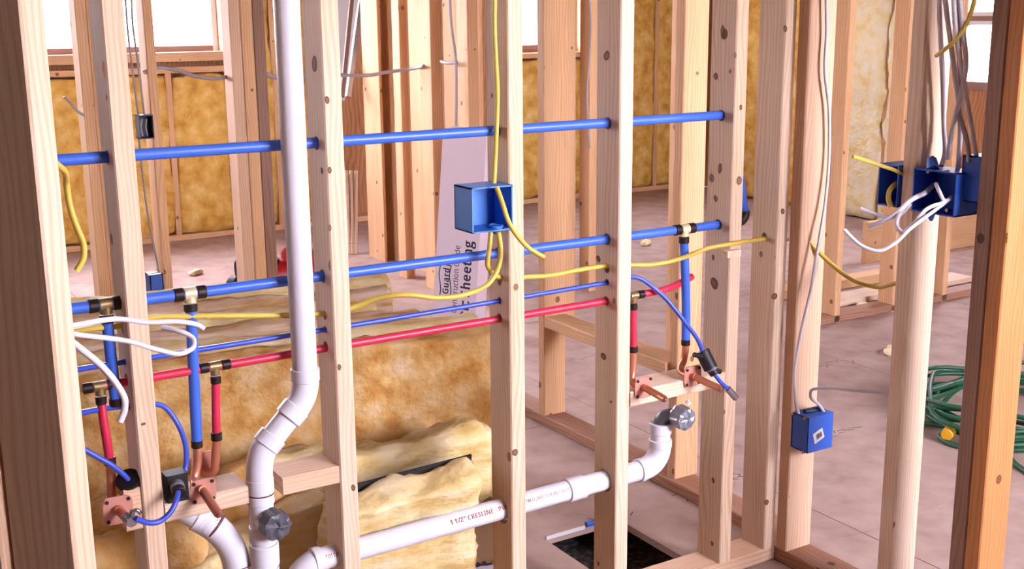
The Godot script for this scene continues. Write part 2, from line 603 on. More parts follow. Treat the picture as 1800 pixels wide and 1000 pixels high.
# tee body with crimp rings: run along x through at, branch down
func pex_tee(t: Node3D, at: Vector3, r: float, body: Material, left := true, right := true, down := true) -> void:
	var b := MB.new()
	b.sweep([at - Vector3(0.011, 0, 0), at + Vector3(0.011, 0, 0)], [r * 1.15, r * 1.15], 14)
	b.sweep([at, at - Vector3(0, 0.017, 0)], [r * 1.1, r * 1.1], 14)
	var tee := part("tee", b, body, t)
	var k := 0.013
	if left:
		part("crimp_ring", sleeve(at - Vector3(0.017 + k, 0, 0), at - Vector3(0.013, 0, 0), r * 1.22, 16, 0.001), M.crimp, tee)
	if right:
		part("crimp_ring", sleeve(at + Vector3(0.013, 0, 0), at + Vector3(0.017 + k, 0, 0), r * 1.22, 16, 0.001), M.crimp, tee)
	if down:
		part("crimp_ring", sleeve(at - Vector3(0, 0.019, 0), at - Vector3(0, 0.021 + k, 0), r * 1.22, 16, 0.001), M.crimp, tee)

# copper stub-out: riser from top, elbow through a flanged plate at "at", stub towards tip
func stub_out(t: Node3D, top: Vector3, at: Vector3, tip: Vector3, r: float, face: Vector3) -> void:
	var b := MB.new()
	var low := Vector3(at.x, at.y + 0.004, top.z + 0.006)
	var p := curve([top, Vector3(top.x, at.y + 0.055, top.z), Vector3(lerpf(top.x, at.x, 0.25), at.y + 0.025, top.z), low, at + face * 0.012], 6)
	b.sweep(p, flat(r, p.size()), 14)
	var stub := part("copper_stub", b, M.copper, t)
	var s := MB.new()
	var d := (tip - at).normalized()
	s.sweep([at + d * 0.004, tip - d * 0.006, tip - d * 0.002, tip], [r, r, r * 0.8, r * 0.3], 14)
	part("stub_end", s, M.copper, stub)
	part("crimp_ring", sleeve(top + Vector3(0, 0.012, 0), top - Vector3(0, 0.003, 0), r * 1.3, 14, 0.001), M.crimp, t)

func flange(t: Node3D, at: Vector3, half: float, right: Vector3, face: Vector3) -> void:
	var up := Vector3.UP
	var b := MB.new()
	var prof: Array[Vector2] = []
	for k in 24:
		var a := TAU * k / 24
		var c := Vector2(cos(a), sin(a))
		prof.append(Vector2(signf(c.x) * pow(absf(c.x), 0.45), signf(c.y) * pow(absf(c.y), 0.45)) * half)
	for e in [0.0, 0.003]:
		var nn := face if e > 0 else -face
		var c := b.vert(at + face * e, nn)
		for k in 24:
			b.vert(at + face * e + right * prof[k].x + up * prof[k].y, nn)
		for k in 24:
			b.tri(c, c + 1 + k, c + 1 + (k + 1) % 24)
	for k in 24:
		var p := prof[k]
		var q := prof[(k + 1) % 24]
		var pa := at + right * p.x + up * p.y
		var qa := at + right * q.x + up * q.y
		b.quad(pa, qa, qa + face * 0.003, pa + face * 0.003, Vector2.ZERO, Vector2.ZERO, Vector2.ZERO, Vector2.ZERO, (pa + qa) / 2 - at)
	var plate := part("flange_plate", b, M.copper_plate, t)
	for s in [[-0.72, -0.7], [0.72, -0.7], [-0.72, 0.72], [0.72, 0.72]]:
		var c: Vector3 = at + right * s[0] * half + up * s[1] * half + face * 0.002
		part("screw", rod(c, c + face * 0.0035, 0.0035, 10), M.crimp, plate)

# open electrical box; open towards "open" (unit vector); size = along, height, depth
func outlet_box(t: Node3D, mid: Vector3, along: Vector3, open: Vector3, w: float, h: float, d: float, mat: Material) -> MeshInstance3D:
	var b := MB.new()
	var k := 0.003
	var up := Vector3.UP
	var q := func(c: Vector3, a: float, u: float, o: float) -> void:
		var lo := c - along.abs() * a - up * u - open.abs() * o
		var hi := c + along.abs() * a + up * u + open.abs() * o
		b.box(lo, hi)
	q.call(mid - open * (d / 2 - k / 2), w / 2, h / 2, k / 2)
	for s in [-1.0, 1.0]:
		q.call(mid + along * s * (w / 2 - k / 2), k / 2, h / 2, d / 2)
		q.call(mid + up * s * (h / 2 - k / 2), w / 2, k / 2, d / 2)
	return part("shell", b, mat, t)

func text_part(parent: Node3D, s: String, size: float, mat: Material, font := "Droid Sans", bold := false) -> MeshInstance3D:
	var f := SystemFont.new()
	f.font_names = PackedStringArray([font])
	if bold:
		f.font_weight = 700
	var m := TextMesh.new()
	m.text = s
	m.font = f
	m.font_size = 32
	m.pixel_size = size / 32.0
	m.depth = 0.0006
	m.material = mat
	var o := MeshInstance3D.new()
	o.name = "lettering"
	o.mesh = m
	parent.add_child(o, true)
	return o

# ------------------------------------------------------------------ scene
func _ready() -> void:
	rng.seed = 7
	var cam := Camera3D.new()
	cam.name = "camera"
	cam.fov = 27.07
	cam.near = 0.05
	cam.transform = Transform3D(Basis(Vector3.UP, deg_to_rad(-31.577)) * Basis(Vector3.RIGHT, deg_to_rad(-12.896)) * Basis(Vector3.BACK, deg_to_rad(-0.546)), Vector3(0, 1.415, 0))
	add_child(cam)
	cam.current = true
	var we := WorldEnvironment.new()
	we.name = "environment"
	var env := Environment.new()
	env.background_mode = Environment.BG_SKY
	var sm := ProceduralSkyMaterial.new()
	sm.sky_top_color = Color(0.93, 0.92, 1.0)
	sm.sky_horizon_color = Color(1.0, 0.965, 1.0)
	sm.ground_horizon_color = Color(0.95, 0.95, 0.95)
	sm.ground_bottom_color = Color(0.8, 0.8, 0.8)
	sm.sky_energy_multiplier = 7.0
	sm.ground_energy_multiplier = 5.0
	var sky := Sky.new()
	sky.sky_material = sm
	env.sky = sky
	env.tonemap_mode = Environment.TONE_MAPPER_LINEAR
	env.tonemap_exposure = 0.50
	env.sdfgi_enabled = true
	env.ssao_enabled = true
	env.ssil_enabled = true
	we.environment = env
	add_child(we)
	# area light added on top of the sky at an unseen opening behind the camera
	var day := AreaLight3D.new()
	day.name = "added_daylight"
	day.area_size = Vector2(1.9, 1.3)
	day.light_energy = 1.4
	day.light_color = Color(1.0, 0.95, 0.97)
	day.shadow_enabled = true
	day.area_range = 20.0
	day.position = Vector3(2.9, 1.8, 1.28)
	add_child(day)
	materials()
	shell()
	framing()
	insulation()
	plumbing()
	wiring()
	clutter()

func shell() -> void:
	# subfloor panels, with the opening cut for the drain
	var fl := Node3D.new()
	fl.name = "floor"
	fl.set_meta("kind", "structure")
	add_child(fl)
	var xs := [-1.3, -1.25, -0.02, 1.2, 2.42, 3.64, 4.86, 6.49]
	var zs := [-7.69, -6.15, -4.53, -3.31, -2.09, 0.35, 1.3]
	for a in xs.size() - 1:
		for c in zs.size() - 1:
			var g := 0.0016
			var lo := Vector3(xs[a] + g, -0.02, zs[c] + g)
			var hi := Vector3(xs[a + 1] - g, 0.0, zs[c + 1] - g)
			var cuts := [[lo, hi]]
			if a == 3 and c == 3:   # around the cut opening
				cuts = [[lo, Vector3(1.655, 0, hi.z)], [Vector3(1.905, lo.y, lo.z), hi], [Vector3(1.655, lo.y, lo.z), Vector3(1.905, 0, -2.535)], [Vector3(1.655, lo.y, -2.2), Vector3(1.905, 0, hi.z)]]
			var b := MB.new()
			for q in cuts:
				b.box(q[0], q[1])
			struct("plywood_panel", b, M.floor, fl)
	# smudged print and chalk strokes on the panels
	for q in [[Vector3(2.993, 0.000, -2.700), 0.16, 0], [Vector3(2.199, 0.000, -2.557), 0.10, 0], [Vector3(2.713, 0.000, -3.918), 0.22, 1], [Vector3(2.363, 0.000, -2.589), 0.12, 0], [Vector3(1.899, 0.000, -2.554), 0.12, 0], [Vector3(1.825, 0.000, -2.800), 0.14, 0], [Vector3(3.552, 0.000, -3.285), 0.2, 0], [Vector3(2.606, 0.000, -3.459), 0.15, 0]]:
		var pm := MB.new()
		for k in 11:
			var c: Vector3 = q[0] + Vector3(q[1] * (k / 10.0 - 0.5), 0.0007, rng.randf_range(-0.02, 0.02) + 0.02 * sin(k * 2.1))
			var a := rng.randf_range(-1.0, 1.0)
			var e := Vector3(cos(a), 0, sin(a)) * rng.randf_range(0.008, 0.02)
			var f := Vector3(-sin(a), 0, cos(a)) * 0.0022
			pm.quad(c - e - f, c + e - f, c + e + f, c - e + f, Vector2.ZERO, Vector2.ZERO, Vector2.ZERO, Vector2.ZERO, Vector3.UP)
		struct("print_mark", pm, M.chalk if q[2] else M.stamp, fl)
	var pit := MB.new()
	pit.box(Vector3(0.6, -0.52, -4.1), Vector3(3.4, -0.13, -1.0))
	for q in [[0.5, 0.6, -4.2, -0.9], [3.4, 3.5, -4.2, -0.9], [0.6, 3.4, -4.2, -4.1], [0.6, 3.4, -1.0, -0.9]]:
		pit.box(Vector3(q[0], -0.52, q[2]), Vector3(q[1], -0.021, q[3]))
	struct("trim_2", pit, M.soil)
	for x in [1.60, 2.16]:
		lumber("floor_joist", "dark wooden floor joist seen inside the cut opening, %s side" % ("left" if x < 1.7 else "right"), "joist", "", x, x + 0.04, -4.1, -1.0, -0.125, -0.021, M.pine_shaded, "z")
	# walls: sheathing with the window openings left out
	var wb := MB.new()
	var z0 := -7.80
	var z1 := -7.69
	for q in [[-1.42, -0.3, 0.0, 2.6], [-0.3, 1.66, 0.0, 1.20], [1.66, 1.82, 0.0, 2.6], [1.82, 2.49, 0.0, 1.20], [2.49, 4.72, 0.0, 2.6], [4.72, 5.31, 0.0, 1.15], [5.31, 6.49, 0.0, 2.6], [-0.3, 1.66, 2.4, 2.6], [1.82, 2.49, 2.4, 2.6], [4.72, 5.31, 2.2, 2.6]]:
		wb.box(Vector3(q[0], q[2], z0), Vector3(q[1], q[3], z1))
	struct("wall_back", wb, M.sheathing)
	var wr := MB.new()
	for q in [[-7.8, -5.05, 0.0, 2.6], [-5.05, -4.3, 0.0, 0.92], [-5.05, -4.3, 2.2, 2.6], [-4.3, -1.2, 0.0, 2.6], [-1.2, 1.42, 0.0, 2.6]]:
		wr.box(Vector3(6.49, q[2], q[0]), Vector3(6.6, q[3], q[1]))
	struct("wall_right", wr, M.sheathing)
	var wl := MB.new()
	for q in [[-7.8, -5.5, 0.0, 2.6], [-5.5, -5.0, 0.0, 1.1], [-5.5, -5.0, 2.1, 2.6], [-5.0, 1.42, 0.0, 2.6]]:  # unseen wall, set close with an opening added to light the studs from the left
		wl.box(Vector3(-1.42, q[2], q[0]), Vector3(-1.3, q[3], q[1]))
	struct("wall_left", wl, M.bare_board)
	var wf := MB.new()
	for q in [[-1.42, 1.95, 0.0, 2.6], [1.95, 3.85, 0.0, 1.15], [1.95, 3.85, 2.45, 2.6], [3.85, 6.49, 0.0, 2.6]]:
		wf.box(Vector3(q[0], q[2], 1.3), Vector3(q[1], q[3], 1.42))
	struct("wall_front", wf, M.bare_board)
	var ce := MB.new()
	ce.box(Vector3(-1.42, 2.6, -7.8), Vector3(6.6, 2.75, 1.42))
	struct("ceiling", ce, M.ceiling)
	var gr := MB.new()
	gr.box(Vector3(-60, -1.0, -60), Vector3(60, -0.8, 60))
	struct("ground", gr, M.ground)
	window(1, -0.3, 1.66, 1.20, 2.4, -7.72, false)
	window(2, 1.82, 2.49, 1.20, 2.4, -7.72, false)
	window(3, 4.72, 5.31, 1.15, 2.2, -7.72, false)
	window(4, -5.05, -4.3, 0.92, 2.2, 6.50, true)

# a framed window: along x in the back wall, or along z in the right wall
func window(k: int, a0: float, a1: float, y0: float, y1: float, at: float, side: bool) -> void:
	var w := Node3D.new()
	w.name = "window_%d" % k
	w.set_meta("kind", "structure")
	add_child(w)
	var put := func(called: String, p0: float, p1: float, q0: float, q1: float, deep: float, mat: Material) -> void:
		var b := MB.new()
		if side:
			b.box(Vector3(at - deep, q0, p0), Vector3(at + deep, q1, p1))
		else:
			b.box(Vector3(p0, q0, at - deep), Vector3(p1, q1, at + deep))
		struct(called, b, mat, w)
	var f := 0.035 if not side else 0.05
	put.call("jamb", a0, a0 + f, y0, y1, 0.05, M.frame if side else M.white_paint)
	put.call("jamb", a1 - f, a1, y0, y1, 0.05, M.frame if side else M.white_paint)
	put.call("sill", a0 + f, a1 - f, y0, y0 + f, 0.05, M.frame)
	put.call("head", a0 + f, a1 - f, y1 - f, y1, 0.05, M.frame)
	if side:
		put.call("meeting_rail", a0 + f, a1 - f, y0 + 0.40, y0 + 0.425, 0.025, M.white_paint)
		put.call("meeting_rail", a0 + f, a1 - f, y0 + 0.425, y0 + 0.455, 0.02, M.frame)
		put.call("meeting_rail", a0 + f, a1 - f, y0 + 0.455, y0 + 0.48, 0.025, M.white_paint)
	put.call("pane", a0 + f, a1 - f, y0 + f, y1 - f, 0.002, M.glass)

# ------------------------------------------------------------------ studs and plates
func stud(label: String, group: String, x0: float, x1: float, z0: float, z1: float, mat: Material, holes := [], y0 := 0.038, y1 := 2.56) -> MeshInstance3D:
	return lumber("wall_stud", label, "stud", group, x0, x1, z0, z1, y0, y1, mat, "y", holes)

func framing() -> void:
	var g := "studs of the plumbing wall"
	var big := [1.175, -2.145, 0.0135]
	var mid := [0.912, -2.145, 0.0135]
	var red := [0.767, -2.145, 0.011]
	var thin := [0.807, -2.143, 0.008]
	var drain := [0.317, -2.145, 0.0275]
	stud("pale pine stud second from left, with loose white cables passing in front", g, 0.484, 0.522, -2.189, -2.1, M.pine_knotty, [big, mid, red, [0.800, -2.143, 0.008], [0.862, -2.143, 0.009], [0.715, -2.143, 0.008]])
	stud("pale knotty pine stud just right of the white vertical vent pipe", g, 0.878, 0.916, -2.189, -2.1, M.pine, [big, mid, red, [0.803, -2.143, 0.008], [0.832, -2.143, 0.009]])
	stud("pine stud in the middle carrying the blue box with yellow cable loops", g, 1.285, 1.323, -2.189, -2.1, M.pine_knotty, [big, mid, red, thin, [0.850, -2.143, 0.009], [0.313, -2.145, 0.0275]])
	stud("pine stud left of the two copper stubs, white drain coupling at its foot", g, 1.573, 1.611, -2.189, -2.1, M.pine, [big, mid, red, [0.811, -2.143, 0.008], [0.842, -2.143, 0.009], [0.325, -2.145, 0.0275]])
	stud("pine stud with a row of knots right of the black tube clip", g, 1.906, 1.944, -2.189, -2.1, M.pine_knotty, [big, mid, [1.365, -2.143, 0.013]])
	stud("pine corner stud at the right end of the plumbing wall, yellow cable entering", g, 2.058, 2.096, -2.189, -2.1, M.pine, [[0.868, -2.143, 0.009]])
	lumber("bottom_plate", "pine bottom plate under the plumbing wall beside the floor opening", "plate", "", 0.3, 2.096, -2.189, -2.1, 0.001, 0.038, M.pine_pink, "x")
	knots()
	# the wall that runs from the corner towards the viewer
	g = "studs of the right hand wall"
	stud("pinkish stud in the corner holding the low blue box and white cable", g, 2.098, 2.187, -2.098, -2.060, M.pine_pink)
	stud("pale stud with grey side behind the open blue double box", g, 2.098, 2.187, -1.762, -1.724, M.pine)
	stud("dark grey weathered stud at far right, inner half of the doubled post", g, 2.098, 2.187, -1.564, -1.526, M.weathered)
	stud("orange toned stud at far right, nearer half of the doubled post", g, 2.098, 2.187, -1.525, -1.487, M.fir_orange)
	lumber("bottom_plate", "short dusty bottom plate at the foot of the pinkish corner stud", "plate", "", 2.098, 2.187, -2.189, -1.4, 0.001, 0.038, M.dusty, "z")
	# near left post, turned to the viewer
	for k in 3:
		var u := Vector3(-0.656, 0, -0.755)
		var w := Vector3(0.755, 0, -0.656)
		var e := Vector3(0.227, 0, -1.335)
		var c := e + u * 0.0445 + w * 0.019
		if k == 1:
			c += u * 0.10 + w * 0.012
		if k == 2:
			c += u * 0.0915 - w * 0.012
		var o := stud(["big pale stud nearest the viewer at the left edge", "dull stud just behind the big left edge stud", "stud at the bottom left corner beside the big left edge stud"][k], "near left post", c.x - 0.019, c.x + 0.019, c.z - 0.0445, c.z + 0.0445, [M.pine, M.pine_shaded, M.pine_pink][k], [], 0.0)
		o.rotation_degrees.y = 41.0
	# the wall with the low sill behind the plumbing wall
	g = "studs around the low sill"
	stud("brown stud standing at the left end of the low sill", g, 2.157, 2.246, -3.338, -3.300, M.pine_shaded)
	stud("brown stud standing at the right end of the low sill, behind the copper stubs", g, 2.170, 2.259, -2.640, -2.602, M.pine_shaded)
	stud("dark brown stud right beside the left sill stud, standing further back", g, 2.850, 2.946, -4.339, -4.250, M.pine_shaded, [], 0.0)
	stud("reddish brown stud with grey cable standing behind the copper stub stud", g, 3.481, 3.527, -4.989, -4.900, M.pine_shaded, [], 0.0)
	stud("dark narrow stud edge seen left of the right sill stud", g, 2.984, 3.031, -3.658, -3.620, M.pine_shaded, [], 0.0)
	lumber("sill_board", "low horizontal sill board between the two brown studs behind the wall", "sill board", "", 2.157, 2.246, -3.299, -2.641, 0.359, 0.397, M.pine_shaded, "z")
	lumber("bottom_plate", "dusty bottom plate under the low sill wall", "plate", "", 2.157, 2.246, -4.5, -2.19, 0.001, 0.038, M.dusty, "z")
	# the partition further back on the left
	g = "studs of the left back partition"
	stud("brown rough edged stud behind the second left stud, outer of two", g, 0.841, 0.875, -4.089, -4.000, M.pine_shaded, [], 0.0)
	stud("brown stud behind the second left stud, inner of two", g, 0.875, 0.910, -4.089, -4.000, M.pine_shaded, [], 0.0)
	stud("thin brown stud with the small dark electrical boxes", g, 1.055, 1.086, -4.089, -4.000, M.pine_shaded, [], 0.0)
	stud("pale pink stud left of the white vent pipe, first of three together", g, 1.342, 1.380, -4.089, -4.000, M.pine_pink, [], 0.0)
	stud("reddish brown stud in the middle of three left of the vent pipe", g, 1.385, 1.428, -4.099, -4.010, M.pine_shaded, [], 0.0)
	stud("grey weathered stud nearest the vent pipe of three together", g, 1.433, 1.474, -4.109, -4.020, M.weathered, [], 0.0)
	# partition of close set studs in the middle distance
	g = "close studs behind the middle of the wall"
	var cl := ["broad pinkish brown stud at the left end of the close stud row", "tan and brown stud second in the close stud row", "greyish tan stud third in the close stud row", "grey brown stud at the right end of the close stud row"]
	stud(cl[0], g, 2.930, 2.948, -6.410, -6.188, M.pine_shaded, [], 0.0)
	stud(cl[1], g, 2.830, 2.874, -5.800, -5.712, M.pine_shaded, [], 0.0)
	stud(cl[2], g, 2.830, 2.892, -5.483, -5.365, M.pine_shaded, [], 0.0)
	stud(cl[3], g, 2.830, 2.889, -5.094, -4.988, M.pine_shaded, [], 0.0)
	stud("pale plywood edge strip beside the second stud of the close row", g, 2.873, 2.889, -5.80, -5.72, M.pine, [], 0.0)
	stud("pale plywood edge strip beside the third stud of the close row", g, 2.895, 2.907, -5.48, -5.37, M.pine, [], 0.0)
	lumber("plywood_sheet", "dark brown plywood sheet closing the back of the close stud row", "plywood", "", 3.0, 3.015, -6.35, -5.16, 0.0, 2.5, M.pine_shaded, "y")
	# far right partition
	g = "studs of the far right partition"
	stud("orange brown stud standing on the far plate, left of three at right", g, 4.053, 4.091, -3.83, -3.741, M.pine_shaded, [], 0.0)
	stud("orange brown stud standing on the far plate, behind the blue single box", g, 4.442, 4.480, -3.83, -3.741, M.pine_shaded, [], 0.0)
	stud("orange brown stud on the far plate, behind the white cable bundle", g, 4.805, 4.843, -3.83, -3.741, M.pine_shaded, [], 0.0)
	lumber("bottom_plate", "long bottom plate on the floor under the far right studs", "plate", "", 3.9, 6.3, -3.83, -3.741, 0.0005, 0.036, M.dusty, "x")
	lumber("loose_plank", "loose brown plank on the floor behind the far right studs", "plank", "", 4.05, 5.0, -4.30, -4.20, 0.001, 0.05, M.pine_shaded, "x")
	lumber("loose_plank", "pale plank standing in for floor glare just behind the far plate", "plank", "", 4.1, 5.3, -4.08, -3.94, 0.001, 0.03, M.pine, "x")  # pale board laid where the bare floor only glares
	lumber("loose_plank", "brown board standing on edge under the far right window", "plank", "", 5.2, 6.2, -4.62, -4.58, 0.001, 0.24, M.pine_shaded, "x")
	# exterior wall studs
	g = "exterior studs of the back wall"
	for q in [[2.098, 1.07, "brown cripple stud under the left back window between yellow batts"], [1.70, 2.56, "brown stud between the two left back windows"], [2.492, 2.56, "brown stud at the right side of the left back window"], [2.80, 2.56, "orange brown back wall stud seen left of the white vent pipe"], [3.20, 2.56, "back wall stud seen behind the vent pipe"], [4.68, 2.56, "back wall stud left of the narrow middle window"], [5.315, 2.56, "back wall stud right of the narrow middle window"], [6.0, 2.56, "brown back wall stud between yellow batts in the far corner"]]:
		stud(q[2], g, q[0], q[0] + 0.038, -7.69, -7.55, M.pine_shaded, [], 0.038, q[1])
	lumber("sill_plate", "brown lower sill plate under the left back windows", "sill plate", "", 1.0, 2.491, -7.69, -7.55, 1.07, 1.108, M.pine_shaded, "x")
	lumber("sill_plate", "brown upper sill plate under the left back windows, above a dark gap", "sill plate", "", 1.0, 2.491, -7.68, -7.56, 1.14, 1.199, M.pine_shaded, "x")
	lumber("sill_plate", "brown sill plate under the narrow middle window", "sill plate", "", 4.719, 5.314, -7.69, -7.55, 1.09, 1.128, M.pine_shaded, "x")
	lumber("bottom_plate", "bottom plate along the foot of the back wall", "plate", "", -1.2, 6.2, -7.69, -7.55, 0.0005, 0.037, M.pine_shaded, "x")
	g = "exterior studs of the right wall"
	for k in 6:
		stud(["right wall stud in the far corner", "right wall stud between the two farthest batts", "right wall stud between yellow batts", "right wall stud left of the bulging pale batt", "right wall stud right of the bulging pale batt", "right wall stud beside the far right window"][k], g, 6.35, 6.489, [-7.2, -6.70, -6.30, -5.90, -5.53, -5.10][k], [-7.2, -6.70, -6.30, -5.90, -5.53, -5.10][k] + 0.038, M.pine_shaded, [], 0.0)
	# blocks between studs
	lumber("nailing_block", "flat pine block between studs carrying a copper flange, left of vent pipe", "block", "", 0.524, 0.686, -2.189, -2.1, 0.490, 0.527, M.pine, "x")
	lumber("nailing_block", "short flat pine block right of the white vent pipe", "block", "", 0.756, 0.876, -2.189, -2.1, 0.490, 0.527, M.pine_pink, "x")
	lumber("nailing_block", "upright pine block end behind the leftmost copper flange", "block", "", 0.452, 0.482, -2.14, -2.102, 0.488, 0.570, M.pine_pink, "x")
	lumber("nailing_block", "flat pine block carrying the two copper flanges at right", "block", "", 1.613, 1.904, -2.189, -2.1, 0.514, 0.551, M.pine, "x")

# ------------------------------------------------------------------ insulation
func insulation() -> void:
	var g := "glass wool batts in the outside walls"
	var rows := [
		[1.00, 1.698, 1.06, "yellow wall batt under the back window at the left edge"],
		[1.742, 2.096, 1.06, "yellow wall batt under the left back window, left of the cripple stud"],
		[2.138, 2.488, 1.06, "yellow wall batt under the left back window, right of the cripple stud"],
		[2.534, 2.798, 2.5, "tall yellow wall batt right of the left back window"],
		[2.84, 3.198, 2.5, "tall yellow wall batt behind the white vent pipe"],
		[4.72, 5.313, 1.08, "yellow wall batt under the narrow middle window"],
		[5.355, 5.998, 2.5, "tall yellow wall batt right of the narrow middle window"],
		[6.04, 6.345, 2.5, "tall yellow wall batt in the far right corner of the back wall"]]
	var sd := 100
	for q in rows:
		sd += 1
		soft("wall_batt", q[3], "insulation", g, batt(Vector3(q[1] - q[0] + 0.012, q[2] - 0.04, 0.145), 0.03, 0.03, 2.6, sd, 0.04), M.wool_yellow, Vector3((q[0] + q[1]) / 2, 0.04, -7.615))
	var zs := [[-7.16, -6.70, "yellow batt in the right wall beside the far corner"], [-6.66, -6.30, "yellow batt in the right wall seen between two pine studs"], [-6.26, -5.90, "yellow batt in the right wall hidden mostly by studs"], [-5.862, -5.53, "pale bulging batt in the right wall reaching the floor"], [-5.49, -5.10, "pale batt in the right wall left of the window"]]
	for q in zs:
		sd += 1
		var pale: bool = q[0] > -5.9
		soft("wall_batt", q[2], "insulation", g, batt(Vector3(0.17 if pale else 0.145, 2.5, q[1] - q[0] + 0.03), 0.05, 0.045 if pale else 0.03, 2.4, sd, 0.04), M.wool_pale if pale else M.wool_yellow, Vector3(6.395, 0.0, (q[0] + q[1]) / 2))
	# the stack of batts on edge behind the plumbing wall, turned 12.5 degrees
	var right := Vector3(0.9763, 0, 0.2164)
	var back := Vector3(0.2164, 0, -0.9763)
	var corner := Vector3(1.575, 0, -2.63)
	g = "batts stacked on edge behind the wall"
	var st := [[0.00, 0.115, 0.580, 0.0, 1.15, "front golden batt of the stack, its whole face showing"], [0.118, 0.075, 0.592, -0.02, 1.15, "second batt of the stack, just behind the front one"], [0.196, 0.075, 0.606, -0.16, 1.05, "third batt of the stack with pinkish top edge"], [0.274, 0.075, 0.622, -0.27, 1.0, "fourth batt of the stack with pinkish top edge"], [0.352, 0.075, 0.640, -0.21, 1.05, "fifth batt of the stack, last but one"], [0.430, 0.075, 0.662, -0.19, 1.05, "rearmost and tallest batt of the stack"]]
	for q in st:
		sd += 1
		var long: float = q[4]
		var mid: Vector3 = corner + right * (q[3] - long / 2) + back * (q[0] + q[1] / 2)
		soft("loose_batt", q[5], "insulation", g, batt(Vector3(long, q[2], q[1]), 0.012, 0.018, 4.0, sd, 0.018), M.wool_gold if q[0] == 0.0 else (M.wool_streak if sd % 2 else M.wool_edge), mid, Vector3(0, -12.5, 0))
	g = "loose batts heaped at the foot of the wall"
	soft("loose_batt", "rolled golden batt lying along the foot of the stack", "insulation", g, batt(Vector3(0.62, 0.20, 0.15), 0.05, 0.045, 3.0, 201, 0.018, Vector3(0.02, 0, 0)), M.wool_streak, Vector3(1.12, 0.205, -2.475), Vector3(-4, -12.5, 4))
	soft("loose_batt", "pale yellow batt standing on end with black facing, right of vent pipe", "insulation", g, batt(Vector3(0.36, 0.43, 0.085), 0.02, 0.025, 5.0, 202, 0.014), M.wool_streak, Vector3(1.08, 0.0, -2.30), Vector3(17, -2, 3))
	var fc := MB.new()
	fc.box(Vector3(-0.10, -0.2, -0.003), Vector3(0.186, 0.202, 0.003))
	var fo := soft("batt_facing", "black asphalt paper facing on the back of the pale batt", "facing", "", fc, M.asphalt, Vector3(1.078, 0.232, -2.288), Vector3(17, -2, 3))
	soft("loose_batt", "streaky golden slab rising to the right under the short block", "insulation", g, batt(Vector3(0.46, 0.30, 0.10), 0.02, 0.025, 4.5, 203, 0.016), M.wool_streak, Vector3(0.80, 0.02, -2.335), Vector3(-6, 4, 16))
	soft("loose_batt", "golden slab lying behind the left white drain bend", "insulation", g, batt(Vector3(0.60, 0.34, 0.10), 0.02, 0.03, 4.0, 204, 0.016), M.wool_gold, Vector3(0.62, 0.06, -2.46), Vector3(-8, -6, 9))
	soft("loose_batt", "golden batt low behind the two leftmost studs", "insulation", g, batt(Vector3(0.55, 0.36, 0.12), 0.02, 0.03, 4.0, 205, 0.018), M.wool_gold, Vector3(0.36, 0.02, -2.38), Vector3(-10, -8, -4))

